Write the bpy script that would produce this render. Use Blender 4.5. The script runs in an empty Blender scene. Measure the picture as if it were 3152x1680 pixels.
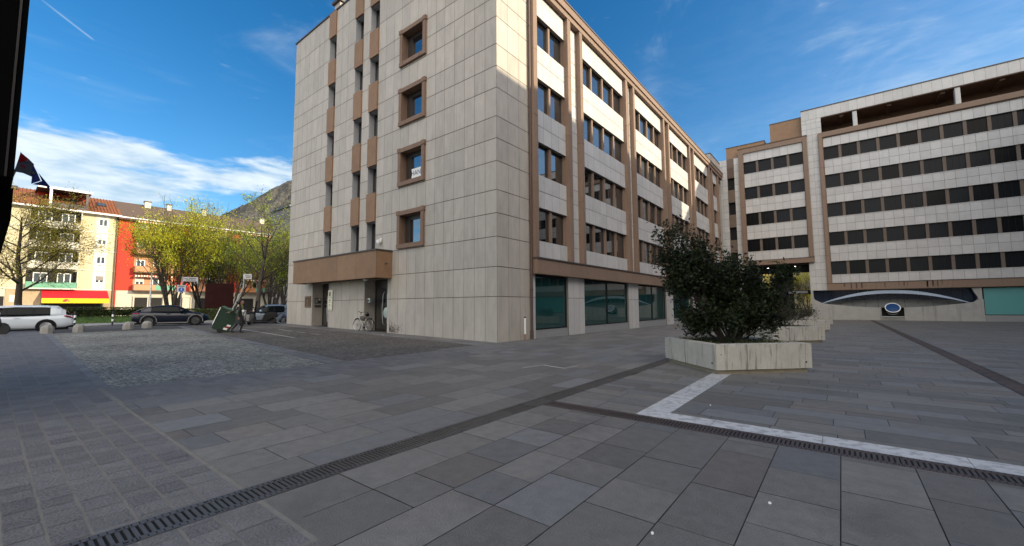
import bpy, bmesh, math, random
from mathutils import Vector, Matrix, noise as mnoise
rnd = random.Random(7)
R = math.radians
scene = bpy.context.scene
COL = scene.collection
# ------------------------------------------------------------------ camera
cam_d = bpy.data.cameras.new('camera'); cam = bpy.data.objects.new('camera', cam_d); COL.objects.link(cam)
CAM = Vector((11.2129, -13.2052, 1.5))
yaw, pit, rol = R(38.274), R(4.5685), R(-0.35)
fw = Vector((-math.sin(yaw)*math.cos(pit), math.cos(yaw)*math.cos(pit), math.sin(pit)))
r0 = Vector((math.cos(yaw), math.sin(yaw), 0)); u0 = r0.cross(fw)
rt = r0*math.cos(rol)+u0*math.sin(rol); up = -r0*math.sin(rol)+u0*math.cos(rol)
cam.matrix_world = Matrix(((rt.x, up.x, -fw.x, CAM.x), (rt.y, up.y, -fw.y, CAM.y), (rt.z, up.z, -fw.z, CAM.z), (0, 0, 0, 1)))
cam_d.sensor_fit = 'HORIZONTAL'; cam_d.sensor_width = 36.0; cam_d.lens = 36.0*1279.12/3152
cam_d.clip_start = 0.1; cam_d.clip_end = 9000
scene.camera = cam
# ------------------------------------------------------------------ light
SUN_AZ, SUN_EL = R(26), R(20)          # azimuth from +x towards +y
SKY_STRENGTH, SUN_STRENGTH, EXPOSURE = 0.12, 3.1, 1.10
sdir = Vector((math.cos(SUN_EL)*math.cos(SUN_AZ), math.cos(SUN_EL)*math.sin(SUN_AZ), math.sin(SUN_EL)))
ld = bpy.data.lights.new('sun', 'SUN'); lo = bpy.data.objects.new('sun', ld); COL.objects.link(lo)
ld.energy = SUN_STRENGTH; ld.angle = R(0.5); ld.color = (1.0, 0.86, 0.62)
lo.rotation_euler = (-sdir).to_track_quat('-Z', 'Y').to_euler(); lo.location = (40, 20, 60)
scene.view_settings.view_transform = 'Standard'; scene.view_settings.look = 'None'
scene.view_settings.exposure = EXPOSURE; scene.view_settings.gamma = 1.0; scene.view_settings.use_curve_mapping = False
scene.cycles.max_bounces = 6; scene.cycles.diffuse_bounces = 3; scene.cycles.glossy_bounces = 3
scene.cycles.transmission_bounces = 4; scene.cycles.transparent_max_bounces = 6


class V:
    """socket with arithmetic, so shader maths can be written as expressions"""
    nt = None
    def __init__(s, k): s.k = k
    @staticmethod
    def op(o, *a, clamp=False):
        n = V.nt.nodes.new('ShaderNodeMath'); n.operation = o; n.use_clamp = clamp
        for i, x in enumerate(a):
            if isinstance(x, V): V.nt.links.new(x.k, n.inputs[i])
            else: n.inputs[i].default_value = x
        return V(n.outputs[0])
    def __add__(s, o): return V.op('ADD', s, o)
    __radd__ = __add__
    def __sub__(s, o): return V.op('SUBTRACT', s, o)
    def __rsub__(s, o): return V.op('SUBTRACT', o, s)
    def __mul__(s, o): return V.op('MULTIPLY', s, o)
    __rmul__ = __mul__
    def __truediv__(s, o): return V.op('DIVIDE', s, o)


def sstep(x, a, b):
    n = V.nt.nodes.new('ShaderNodeMapRange'); n.interpolation_type = 'SMOOTHSTEP'
    V.nt.links.new(x.k, n.inputs[0]); n.inputs[1].default_value = a; n.inputs[2].default_value = b
    return V(n.outputs[0])


def node(nt, t, **kw):
    n = nt.nodes.new(t)
    for k, v in kw.items():
        if k in n.inputs: n.inputs[k].default_value = v
        else: setattr(n, k, v)
    return n


world = bpy.data.worlds.new('World'); scene.world = world; world.use_nodes = True
nt = world.node_tree; V.nt = nt; L = nt.links.new
bg = nt.nodes['Background']; bg.inputs[1].default_value = SKY_STRENGTH
sky = node(nt, 'ShaderNodeTexSky', sky_type='NISHITA', sun_disc=False, sun_elevation=SUN_EL, sun_rotation=R(90)-SUN_AZ,
           altitude=250, air_density=1.0, dust_density=0.35, ozone_density=2.2)
tc = nt.nodes.new('ShaderNodeTexCoord'); sx = nt.nodes.new('ShaderNodeSeparateXYZ'); L(tc.outputs['Generated'], sx.inputs[0])
X, Y, Z = V(sx.outputs[0]), V(sx.outputs[1]), V(sx.outputs[2])
az = V.op('ARCTAN2', Y, X*-1.0)*57.2958        # degrees from -x towards +y
el = V.op('ARCSINE', Z)*57.2958


def blob(a, e, sa, se):
    u = (az-a)/sa; v = (el-e)/se
    return V.op('EXPONENT', (u*u+v*v)*-1.0)


def skynoise(ka, ke, scale, detail, dist=0.0, rough=0.55):
    cb = nt.nodes.new('ShaderNodeCombineXYZ'); L((az*ka).k, cb.inputs[0]); L((el*ke).k, cb.inputs[1])
    n = node(nt, 'ShaderNodeTexNoise', Scale=scale, Detail=detail, Distortion=dist, Roughness=rough)
    L(cb.outputs[0], n.inputs['Vector']); return V(n.outputs[0])


n1 = skynoise(0.10, 0.34, 1.6, 7, 0.5); n2 = skynoise(0.16, 0.7, 2.2, 5, 0.3)
shape = (blob(3.6, 14.3, 4.6, 2.5)*1.1+blob(8.6, 15.7, 3.0, 1.2)*0.9+blob(15.5, 14.4, 5.5, 1.5)*0.85+blob(22, 16, 4.5, 1.9)*0.9
         + blob(4, 10.8, 7, 1.9)*0.9+blob(10, 12.3, 4, 1.6)*0.75+blob(15, 9.3, 9, 0.9)*0.4+blob(-40, 12, 25, 4)*0.7+blob(-120, 18, 30, 5)*0.6)
cl = sstep(shape+(n1-0.5)*1.3+(n2-0.5)*0.75, 0.24, 0.92)
shade = sstep(n1*0.6+n2*0.4, 0.3, 0.68)
c3 = skynoise(0.05, 0.11, 1.0, 8, 1.2, 0.6)
cirr = sstep(c3, 0.5, 0.85)*0.28+blob(118, 22, 30, 14)*0.22+blob(71, 24.5, 1.4, 4)*0.25*n2+blob(97, 21, 20, 1.6)*0.22*c3+blob(73, 17.6, 2.2, .7)*0.4*n2
ux, uy, ul = 3.63*.96/3.93, -1.81/3.93, 3.93     # a short condensation trail
ca, ce = (az-1.69)*.96, el-26.76
al = ca*ux+ce*uy; ac = ca*uy*-1.0+ce*ux
trail = V.op('EXPONENT', (ac*ac)*-220.0)*sstep(al, -1.0, 1.0)*(1.0-sstep(al, 3.6, 3.95))*0.30
dens = V.op('MINIMUM', cl*0.93+(cirr+trail)*(1.0-cl), 1.0)
hs = node(nt, 'ShaderNodeHueSaturation', Saturation=1.38, Value=0.72); L(sky.outputs[0], hs.inputs['Color'])
ccol = nt.nodes.new('ShaderNodeMix'); ccol.data_type = 'RGBA'
ccol.inputs[6].default_value = (1.9, 2.65, 3.35, 1); ccol.inputs[7].default_value = (3.7, 4.1, 4.35, 1); L(shade.k, ccol.inputs[0])
mx = nt.nodes.new('ShaderNodeMix'); mx.data_type = 'RGBA'
L(dens.k, mx.inputs[0]); L(hs.outputs[0], mx.inputs[6]); L(ccol.outputs[2], mx.inputs[7])
# made-up bright cloud, added unseen behind the camera to lift the shade
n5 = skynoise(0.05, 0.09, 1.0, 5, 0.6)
fill_cloud = sstep(blob(-112, 34, 44, 34)*1.25+blob(-175, 45, 40, 26)+blob(178, 40, 28, 26)*.8+(n5-0.5)*.7, 0.25, 0.8)
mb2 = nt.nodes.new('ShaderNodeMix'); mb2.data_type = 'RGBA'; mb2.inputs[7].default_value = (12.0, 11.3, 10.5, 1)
L(fill_cloud.k, mb2.inputs[0]); L(mx.outputs[2], mb2.inputs[6]); L(mb2.outputs[2], bg.inputs[0])

# ------------------------------------------------------------------ materials
MATS = {}


def mat(name, col, rough=0.75, var=0.12, scale=3.0, stretch=(1, 1, 1), bump=0.0, bscale=40.0, metal=0.0, tone=0.0, spec=0.5,
        streak=None, trans=0.0, ior=1.5, emit=None, coat=0.0, detail=6):
    m = bpy.data.materials.new(name); m.use_nodes = True; t = m.node_tree; V.nt = t; L = t.links.new
    p = t.nodes['Principled BSDF']; p.inputs['Roughness'].default_value = rough; p.inputs['Metallic'].default_value = metal
    p.inputs['Specular IOR Level'].default_value = spec; p.inputs['IOR'].default_value = ior
    if coat: p.inputs['Coat Weight'].default_value = coat; p.inputs['Coat Roughness'].default_value = 0.05
    tc = t.nodes.new('ShaderNodeTexCoord'); mp = t.nodes.new('ShaderNodeMapping'); mp.inputs['Scale'].default_value = stretch
    L(tc.outputs['Object'], mp.inputs[0])
    f = None
    if var:
        n = node(t, 'ShaderNodeTexNoise', Scale=scale, Detail=detail, Roughness=0.62); L(mp.outputs[0], n.inputs['Vector'])
        f = (V(n.outputs[0])-0.5)*(var*3.2)+1.0
    if streak:       # weather streaks running down the face: (strength, scale, lo, hi)
        mp2 = t.nodes.new('ShaderNodeMapping'); mp2.inputs['Scale'].default_value = (streak[1], streak[1], streak[1]*0.07)
        L(tc.outputs['Object'], mp2.inputs[0])
        n = node(t, 'ShaderNodeTexNoise', Scale=1.0, Detail=5, Roughness=0.6); L(mp2.outputs[0], n.inputs['Vector'])
        s = 1.0-sstep(V(n.outputs[0]), streak[2], streak[3])*streak[0]
        f = s if f is None else f*s
    if tone:
        a = node(t, 'ShaderNodeAttribute', attribute_name='tone'); s = V(a.outputs['Fac'])*tone+(1.0-tone*0.5)
        f = s if f is None else f*s
    if f is not None:
        cb = node(t, 'ShaderNodeVectorMath', operation='SCALE'); cb.inputs[0].default_value = col[:3]; L(f.k, cb.inputs['Scale'])
        csock = cb.outputs[0]; L(csock, p.inputs['Base Color'])
    else:
        p.inputs['Base Color'].default_value = (*col[:3], 1); csock = None
    if bump:
        n = node(t, 'ShaderNodeTexNoise', Scale=bscale, Detail=4); L(mp.outputs[0], n.inputs['Vector'])
        b = node(t, 'ShaderNodeBump', Strength=bump, Distance=0.02); L(n.outputs[0], b.inputs['Height']); L(b.outputs[0], p.inputs['Normal'])
    if trans:
        tr = t.nodes.new('ShaderNodeBsdfTranslucent'); ms = t.nodes.new('ShaderNodeMixShader'); ms.inputs[0].default_value = trans
        if csock: L(csock, tr.inputs[0])
        else: tr.inputs[0].default_value = (*col[:3], 1)
        L(p.outputs[0], ms.inputs[1]); L(tr.outputs[0], ms.inputs[2]); L(ms.outputs[0], t.nodes['Material Output'].inputs[0])
    if emit:
        p.inputs['Emission Color'].default_value = (*emit[:3], 1); p.inputs['Emission Strength'].default_value = emit[3]
    MATS[name] = m
    return m


def glassmat(name, col, rough=0.03, ior=1.6, alpha=1.0, wave=0.02):
    m = mat(name, col, rough=rough, var=0, ior=ior, spec=0.5); t = m.node_tree; p = t.nodes['Principled BSDF']
    tc = t.nodes.new('ShaderNodeTexCoord'); n = node(t, 'ShaderNodeTexNoise', Scale=0.8, Detail=1); t.links.new(tc.outputs['Object'], n.inputs['Vector'])
    b = node(t, 'ShaderNodeBump', Strength=wave, Distance=0.05); t.links.new(n.outputs[0], b.inputs['Height']); t.links.new(b.outputs[0], p.inputs['Normal'])
    if alpha < 1: p.inputs['Alpha'].default_value = alpha
    return m


tile = mat('travertine', (0.430, 0.385, 0.332), .6, .17, 2.6, (1, 1, .35), .08, 60, tone=.16, streak=(.17, 5, .52, .8))
tileW = mat('white_marble_tile', (0.50, 0.48, 0.46), .55, .10, 2.2, (1, 1, .8), .05, 60, tone=.14, streak=(.15, 3, .55, .8))
joint = mat('tile_joint', (0.17, 0.105, 0.08), .9, .15)
jointW = mat('pale_joint', (0.20, 0.185, 0.17), .9, .1)
brown = mat('brown_precast', (0.225, 0.150, 0.106), .75, .10, 6, bump=.15, bscale=90, tone=.12, streak=(.22, 4, .55, .8))
brownd = mat('brown_gap', (0.11, 0.065, 0.04), .9, .1)
ochre = mat('ochre_panel', (0.24, 0.142, 0.080), .7, .16, 2.5, tone=.25, bump=.08, bscale=80)
frameB = mat('brown_frame_stone', (0.20, 0.125, 0.085), .75, .16, 5, bump=.15, streak=(.4, 5, .55, .75))
coping = mat('dark_coping', (0.07, 0.055, 0.05), .5, .2)
copper = mat('copper_pipe', (0.085, 0.052, 0.042), .6, .2, 4)
alu = mat('dark_window_frame', (0.035, 0.028, 0.024), .4, .1)
steel = mat('brushed_steel', (0.55, 0.55, 0.55), .3, .05, metal=.9)
glassD = glassmat('window_glass', (0.008, 0.010, 0.012), .02, 3.1)
glassT = glassmat('teal_glass', (0.010, 0.046, 0.045), .03, 1.85)
glassR = mat('dark_panel_glass', (0.008, 0.009, 0.011), .2, 0, tone=1.6, ior=1.2)
glassC = glassmat('clear_glass', (0.02, 0.03, 0.03), .02, 1.5, alpha=.22)
blackM = mat('black', (0.007, 0.007, 0.007), .6, .1, spec=.25)
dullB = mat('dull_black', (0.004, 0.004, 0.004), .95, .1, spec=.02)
void = mat('dark_interior', (0.012, 0.011, 0.010), .9, .1)
concrete = mat('stained_concrete', (0.42, 0.40, 0.355), .85, .20, 3.0, bump=.35, bscale=26, streak=(.58, 13, .53, .70))
concW = mat('grey_concrete', (0.36, 0.35, 0.325), .85, .14, 1.5, bump=.15, bscale=25, streak=(.35, 3, .52, .75))
plinthM = mat('mossy_plinth', (0.24, 0.21, 0.15), .9, .3, 5, bump=.4, bscale=25)
greyst = mat('grey_plinth_stone', (0.26, 0.26, 0.26), .8, .12, 4)
marble = mat('white_marble', (0.50, 0.50, 0.50), .6, .20, 3.2, (1, 1, 1), .08, 60, streak=(.35, 9, .48, .62), tone=.22)
iron = mat('rusty_iron', (0.062, 0.045, 0.040), .6, .25, 5, tone=.3)
iron2 = mat('worn_grey_iron', (0.085, 0.078, 0.074), .5, .25, 5, tone=.3, metal=.3)
irond = mat('iron_slot', (0.006, 0.006, 0.006), .9, 0)
white = mat('white_paint', (0.8, 0.8, 0.78), .5, .04)
leafD = mat('glossy_leaf', (0.013, 0.021, 0.007), .5, .0, tone=1.1, trans=.1, spec=.2)
barkD = mat('dark_bark', (0.055, 0.042, 0.034), .9, .3, 9)
soil = mat('soil', (0.045, 0.032, 0.022), .95, .3, 8, bump=.5, bscale=20)


# ------------------------------------------------------------------ mesh helpers
def ident(u, d, z): return (u, d, z)


class MB:
    def __init__(s, P=None): s.v = []; s.f = []; s.m = []; s.t = []; s.P = P or ident
    def add(s, vs, fs, mi=0, tone=None):
        b = len(s.v); s.v += [s.P(*p) for p in vs]
        tn = rnd.random() if tone is None else tone
        for q in fs: s.f.append([b+i for i in q]); s.m.append(mi); s.t.append(tn)
    def quad(s, a, b, c, d, mi=0, tone=None): s.add([a, b, c, d], [(0, 1, 2, 3)], mi, tone)
    def box(s, x0, x1, y0, y1, z0, z1, mi=0, tone=None):
        v = [(x0, y0, z0), (x1, y0, z0), (x1, y1, z0), (x0, y1, z0), (x0, y0, z1), (x1, y0, z1), (x1, y1, z1), (x0, y1, z1)]
        s.add(v, [(0, 3, 2, 1), (4, 5, 6, 7), (0, 1, 5, 4), (1, 2, 6, 5), (2, 3, 7, 6), (3, 0, 4, 7)], mi, tone)
    def prism(s, poly, z0, z1, mi=0, cap=True):      # polygon in (x, y) extruded along z
        n = len(poly); v = [(x, y, z0) for x, y in poly]+[(x, y, z1) for x, y in poly]
        f = [(i, (i+1) % n, n+(i+1) % n, n+i) for i in range(n)]
        if cap: f += [tuple(range(n-1, -1, -1)), tuple(range(n, 2*n))]
        s.add(v, f, mi)
    def extr(s, poly, d0, d1, mi=0):                 # polygon in (u, z) extruded along d
        n = len(poly); v = [(x, d0, z) for x, z in poly]+[(x, d1, z) for x, z in poly]
        s.add(v, [(i, (i+1) % n, n+(i+1) % n, n+i) for i in range(n)]+[tuple(range(n-1, -1, -1)), tuple(range(n, 2*n))], mi)
    def tube(s, pts, rad, n=8, mi=0, cap=True):
        pts = [Vector(p) for p in pts]; rs = rad if isinstance(rad, (list, tuple)) else [rad]*len(pts)
        vs = []; prev = None
        for i, p in enumerate(pts):
            d = (pts[min(i+1, len(pts)-1)]-pts[max(i-1, 0)]).normalized()
            a = d.cross(Vector((0, 0, 1)) if abs(d.z) < .9 else Vector((1, 0, 0))).normalized()
            if prev is not None:
                a = (prev-d*prev.dot(d)); a = a.normalized() if a.length > 1e-6 else prev
            prev = a; b = d.cross(a)
            for k in range(n):
                an = 2*math.pi*k/n; vs.append(tuple(p+(a*math.cos(an)+b*math.sin(an))*rs[i]))
        fs = [(i*n+k, i*n+(k+1) % n, (i+1)*n+(k+1) % n, (i+1)*n+k) for i in range(len(pts)-1) for k in range(n)]
        if cap: fs += [tuple(range(n-1, -1, -1)), tuple((len(pts)-1)*n+k for k in range(n))]
        s.add(vs, fs, mi)
    def lathe(s, prof, c, axis='z', n=24, mi=0):     # prof: (r, h)
        vs = []
        for r, h in prof:
            for k in range(n):
                a = 2*math.pi*k/n; x, y = r*math.cos(a), r*math.sin(a)
                q = (x, y, h) if axis == 'z' else ((x, h, y) if axis == 'y' else (h, x, y))
                vs.append((c[0]+q[0], c[1]+q[1], c[2]+q[2]))
        m = len(prof)
        fs = [(i*n+k, i*n+(k+1) % n, (i+1)*n+(k+1) % n, (i+1)*n+k) for i in range(m-1) for k in range(n)]
        fs += [tuple(range(n-1, -1, -1)), tuple((m-1)*n+k for k in range(n))]
        s.add(vs, fs, mi)
    def build(s, name, mats, parent=None, smooth=False, fix=True, bevel=0):
        me = bpy.data.meshes.new(name); me.from_pydata(s.v, [], s.f); me.update()
        for m in (mats if isinstance(mats, (list, tuple)) else [mats]): me.materials.append(m)
        me.polygons.foreach_set('material_index', s.m)
        at = me.attributes.new('tone', 'FLOAT', 'FACE'); at.data.foreach_set('value', s.t)
        if fix:
            bm = bmesh.new(); bm.from_mesh(me); bmesh.ops.recalc_face_normals(bm, faces=bm.faces); bm.to_mesh(me); bm.free()
        if smooth: me.polygons.foreach_set('use_smooth', [True]*len(me.polygons))
        o = bpy.data.objects.new(name, me); COL.objects.link(o)
        if parent: o.parent = parent
        if bevel:
            b = o.modifiers.new('bevel', 'BEVEL'); b.width = bevel; b.segments = 2; b.limit_method = 'ANGLE'
        return o


def tag(o, label=None, cat=None, group=None, kind=None):
    if label: o['label'] = label
    if cat: o['category'] = cat
    if group: o['group'] = group
    if kind: o['kind'] = kind
    return o


def empty(name, loc=(0, 0, 0), rz=0, label=None, cat=None, group=None):
    o = bpy.data.objects.new(name, None); COL.objects.link(o); o.location = loc; o.rotation_euler = (0, 0, rz)
    return tag(o, label, cat, group)


def dup(o, parent=None):
    c = o.copy(); COL.objects.link(c)
    if parent: c.parent = parent
    for ch in list(o.children): dup(ch, c)
    return c


def sub(rect, hole):           # rectangle minus rectangle
    a0, a1, b0, b1 = rect; c0, c1, e0, e1 = hole
    if c1 <= a0 or c0 >= a1 or e1 <= b0 or e0 >= b1: return [rect]
    out = []
    if c0 > a0: out.append((a0, c0, b0, b1))
    if c1 < a1: out.append((c1, a1, b0, b1))
    m0, m1 = max(a0, c0), min(a1, c1)
    if e0 > b0: out.append((m0, m1, b0, e0))
    if e1 < b1: out.append((m0, m1, e1, b1))
    return out


def cut(rect, holes):
    rs = [rect]
    for h in holes: rs = [q for r in rs for q in sub(r, h)]
    return [r for r in rs if r[1]-r[0] > .01 and r[3]-r[2] > .01]


def tiles(mb, us, zs, holes=(), d=0.0, gu=.007, gz=.014, mi=0, back=1, bd=-.018):
    for i in range(len(us)-1):
        for j in range(len(zs)-1):
            tn = rnd.random()
            for a0, a1, b0, b1 in cut((us[i]+gu, us[i+1]-gu, zs[j]+gz, zs[j+1]-gz), holes):
                mb.quad((a0, d, b0), (a1, d, b0), (a1, d, b1), (a0, d, b1), mi, tn)
    if back is not None:
        for a0, a1, b0, b1 in cut((us[0], us[-1], zs[0], zs[-1]), holes):
            mb.quad((a0, d+bd, b0), (a1, d+bd, b0), (a1, d+bd, b1), (a0, d+bd, b1), back)


def reveal(mb, u0, u1, z0, z1, dep, mi=0, d0=0.0):
    mb.quad((u0, d0, z0), (u0, -dep, z0), (u0, -dep, z1), (u0, d0, z1), mi)
    mb.quad((u1, d0, z0), (u1, -dep, z0), (u1, -dep, z1), (u1, d0, z1), mi)
    mb.quad((u0, d0, z1), (u0, -dep, z1), (u1, -dep, z1), (u1, d0, z1), mi)
    mb.quad((u0, d0, z0), (u0, -dep, z0), (u1, -dep, z0), (u1, d0, z0), mi)


def rng(a, b, n): return [a+(b-a)*i/n for i in range(n+1)]


def window(P, parent, u0, u1, z0, z1, d, fmat=alu, gmat=glassD, fr=.055, split=False, name='window'):
    mb = MB(P)
    for q in ((u0, u0+fr, z0, z1), (u1-fr, u1, z0, z1), (u0+fr, u1-fr, z0, z0+fr), (u0+fr, u1-fr, z1-fr, z1)):
        mb.box(q[0], q[1], d-.03, d+.035, q[2], q[3])
    if split:
        c = (u0+u1)/2; mb.box(c-fr*.6, c+fr*.6, d-.03, d+.034, z0+fr, z1-fr)
    w = mb.build(name, fmat, parent)
    g = MB(P); g.quad((u0+fr*.5, d, z0+fr*.5), (u1-fr*.5, d, z0+fr*.5), (u1-fr*.5, d, z1-fr*.5), (u0+fr*.5, d, z1-fr*.5)); g.build('pane', gmat, w)
    return w


def gz(x, y): return 0.02*min(max(-x, 0), 20)-0.004*min(max(y, 0), 45) if x > -20.5 else max(0.22, 0.40-(-20.5-x)*0.075)


def text(body, size, M, mate, parent=None, name='lettering', ext=.002):
    cu = bpy.data.curves.new(name, 'FONT'); cu.body = body; cu.size = size; cu.extrude = ext; cu.align_x = 'CENTER'; cu.align_y = 'CENTER'
    t = bpy.data.objects.new(name, cu); COL.objects.link(t)
    me = bpy.data.meshes.new_from_object(t.evaluated_get(bpy.context.evaluated_depsgraph_get()))
    COL.objects.unlink(t); bpy.data.objects.remove(t)
    me.materials.clear(); me.materials.append(mate)
    o = bpy.data.objects.new(name, me); COL.objects.link(o); o.matrix_world = M
    if parent:
        o.parent = parent; o.matrix_parent_inverse = Matrix.Identity(4); o.matrix_basis = parent.matrix_world.inverted() @ M if parent.type == 'EMPTY' else M
    return o
# ------------------------------------------------------------------ ground
asphalt = mat('asphalt', (0.075, 0.075, 0.078), .9, .14, 3, bump=.3, bscale=120)
jointG = mat('paving_joint', (0.045, 0.043, 0.041), .95, .3, 6)
slabM = mat('porphyry_slab', (0.160, 0.151, 0.138), .62, .20, 7.0, bump=.5, bscale=110, tone=.46, streak=(.24, .9, .5, .75))
slabR = mat('reddish_slab', (0.162, 0.145, 0.130), .65, .20, 7.0, bump=.5, bscale=110, tone=.35)
slabB = mat('bluish_slab', (0.158, 0.156, 0.155), .6, .20, 7.0, bump=.5, bscale=110, tone=.35)
paverM = mat('porphyry_sett', (0.150, 0.143, 0.141), .7, .2, 5, bump=.6, bscale=45, tone=.34)
paverP = mat('purple_sett', (0.138, 0.129, 0.132), .7, .2, 5, bump=.6, bscale=45, tone=.34)
sandM = mat('sandy_joint', (0.20, 0.19, 0.17), .95, .2, 8)
walkM = mat('pale_pavement', (0.30, 0.29, 0.28), .9, .12, 3)
kerbM = mat('kerb_stone', (0.33, 0.32, 0.30), .85, .12, 4)
grassM = mat('lawn', (0.065, 0.12, 0.02), .9, .35, 6, bump=.8, bscale=60)
lineM = mat('worn_white_line', (0.5, 0.49, 0.46), .8, .25, 14)


def cobblemat(name, col, dark, scale):
    m = mat(name, col, .75, 0); t = m.node_tree; V.nt = t; L = t.links.new; p = t.nodes['Principled BSDF']
    tc = t.nodes.new('ShaderNodeTexCoord')
    v = node(t, 'ShaderNodeTexVoronoi', Scale=scale, Randomness=.65); v2 = node(t, 'ShaderNodeTexVoronoi', feature='DISTANCE_TO_EDGE', Scale=scale, Randomness=.65)
    n = node(t, 'ShaderNodeTexNoise', Scale=.55, Detail=5); n3 = node(t, 'ShaderNodeTexNoise', Scale=30.0, Detail=3)
    for q in (v, v2, n, n3): L(tc.outputs['Object'], q.inputs['Vector'])
    sx = t.nodes.new('ShaderNodeSeparateColor'); L(v.outputs['Color'], sx.inputs[0])
    e = sstep(V(v2.outputs['Distance']), 0.01, 0.11)
    f = (V(sx.outputs[0])*.75+.62)*(e*.75+.25)*((V(n.outputs[0])-.5)*1.1+1.0)*((V(n3.outputs[0])-.5)*.5+1.0)
    cb = node(t, 'ShaderNodeVectorMath', operation='SCALE'); cb.inputs[0].default_value = col; L(f.k, cb.inputs['Scale']); L(cb.outputs[0], p.inputs['Base Color'])
    b = node(t, 'ShaderNodeBump', Strength=.9, Distance=.02); L(sstep(V(v2.outputs['Distance']), 0.0, 0.3).k, b.inputs['Height']); L(b.outputs[0], p.inputs['Normal'])
    return m


cobG = cobblemat('grey_cobble', (0.27, 0.262, 0.225), 0, 10.5)
cobD = cobblemat('brown_cobble', (0.135, 0.118, 0.10), 0, 10.5)

mb = MB()
xs = [-7000, -600, -120, -60, -46, -33, -31, -22.9, -20.5, -20, 0, 60, 600, 7000]; ys = [-7000, -600, -60, 0, 45, 120, 600, 7000]
for i in range(len(xs)-1):
    for j in range(len(ys)-1):
        q = [(xs[i], ys[j]), (xs[i+1], ys[j]), (xs[i+1], ys[j+1]), (xs[i], ys[j+1])]
        mb.add([(x, y, gz(x, y)-.010) for x, y in q], [(0, 1, 2, 3)])
tag(mb.build('ground', jointG, fix=False), kind='structure')


def sheet(name, polys, m, dz, kind='structure'):
    mb = MB()
    for p in polys: mb.add([(x, y, gz(x, y)+dz) for x, y in p], [tuple(range(len(p)))])
    return tag(mb.build(name, m, fix=False), kind=kind)


def courses(mb, x0, x1, y0, y1, along, wr, lr, gap, holes=(), mis=(0,), wts=(1,), gapc=None, dz=.004, jit=0.0):
    gapc = gap if gapc is None else gapc
    a, b0, b1 = (x0, y0, y1) if along == 'y' else (y0, x0, x1); amax = x1 if along == 'y' else y1
    while a < amax-.02:
        w = rnd.uniform(*wr); e = min(a+w, amax)
        if amax-e < wr[0]*.5: e = amax
        b = b0-rnd.uniform(0, lr[1])
        while b < b1:
            l = rnd.uniform(*lr); c0, c1 = max(b, b0), min(b+l, b1); b += l
            if c1-c0 < .03: continue
            r = (a+gapc, e-gapc, c0+gap, c1-gap) if along == 'y' else (c0+gap, c1-gap, a+gapc, e-gapc)
            mi = rnd.choices(mis, wts)[0]; tn = rnd.random()
            for q in cut(r, holes):
                v = [(q[0], q[2]), (q[1], q[2]), (q[1], q[3]), (q[0], q[3])]
                if jit: v = [(x+rnd.uniform(-jit, jit), y+rnd.uniform(-jit, jit)) for x, y in v]
                h = rnd.uniform(-.0012, .0012)
                mb.add([(x, y, gz(x, y)+dz+h) for x, y in v], [(0, 1, 2, 3)], mi, tn)
        a = e


D1 = (7.25, 7.57, -30, 60); D2 = (7.57, 40, -7.86, -7.54); D3 = (13.44, 13.78, -7.2, 44.4)
WS = (8.9, 40, -7.54, -7.2); WL = (8.9, 9.27, -7.2, -3.0)
sm = MB(); SM = ((0, 1, 2), (8, 1, 2.5))
courses(sm, 2.3, 7.25, -11.775, 44.5, 'y', (.36, .62), (.45, 1.35), .004, (), *SM)
courses(sm, .03, 2.3, -3.4, 44.5, 'y', (.36, .6), (.45, 1.2), .004, (), *SM)
courses(sm, 7.57, 40, -30, -7.86, 'y', (.38, .56), (.35, 1.05), .004, ((7.5, 8.475, -31, -11.77),), *SM)
courses(sm, 7.57, 40, -7.54, 44.6, 'x', (.24, .52), (.5, 1.5), .004, (WS, WL, D3), *SM)
courses(sm, -19.4, .03, -1.3, -.02, 'x', (.4, .5), (.5, 1.2), .004, (), *SM)
tag(sm.build('plaza_paving', [slabM, slabR, slabB], fix=False), kind='structure')
pm = MB()
courses(pm, -20, 7.25, -30, -11.8, 'x', (.19, .23), (.12, .30), .004, (), (0, 1), (3, 2), .010, jit=.004)
courses(pm, 7.57, 8.45, -30, -11.8, 'x', (.19, .23), (.12, .30), .004, (), (0, 1), (3, 2), .010, jit=.004)
courses(pm, .32, 2.28, -11.74, -3.4, 'x', (.17, .22), (.22, .5), .004, (), (0, 1), (2, 1), .009, jit=.003)
tag(pm.build('sett_paving', [paverM, paverP], fix=False), kind='structure')
sheet('sett_bed', [[(-20, -30), (0, -30), (0, -11.8), (-20, -11.8)], [(0, -30), (7.25, -30), (7.25, -11.68), (0, -11.68)], [(7.57, -30), (8.53, -30), (8.53, -11.70), (7.57, -11.70)], [(-20, -11.8), (0, -11.8), (0, -11.6), (-20, -11.1)], [(0, -11.68), (.3, -11.68), (.3, -11.64), (0, -11.62)],
                   [(.3, -11.68), (2.3, -11.68), (2.3, -3.4), (.3, -3.4)]], sandM, .001)
sheet('cobble_paving', [[(-17.8, -11.2), (0, -11.64), (0, -7.4), (-15.8, -6.19), (-17.8, -6.1)], [(0, -11.64), (.3, -11.64), (.3, -7.42), (0, -7.4)]], cobG, .002)
sheet('dark_cobble_paving', [[(-20, -5.7), (-14.6, -5.95), (0, -6.83), (0, -1.3), (-20, -1.3)], [(0, -6.83), (.3, -6.85), (.3, -3.4), (0, -3.4)]], cobD, .002)
bm_ = MB()
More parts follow.
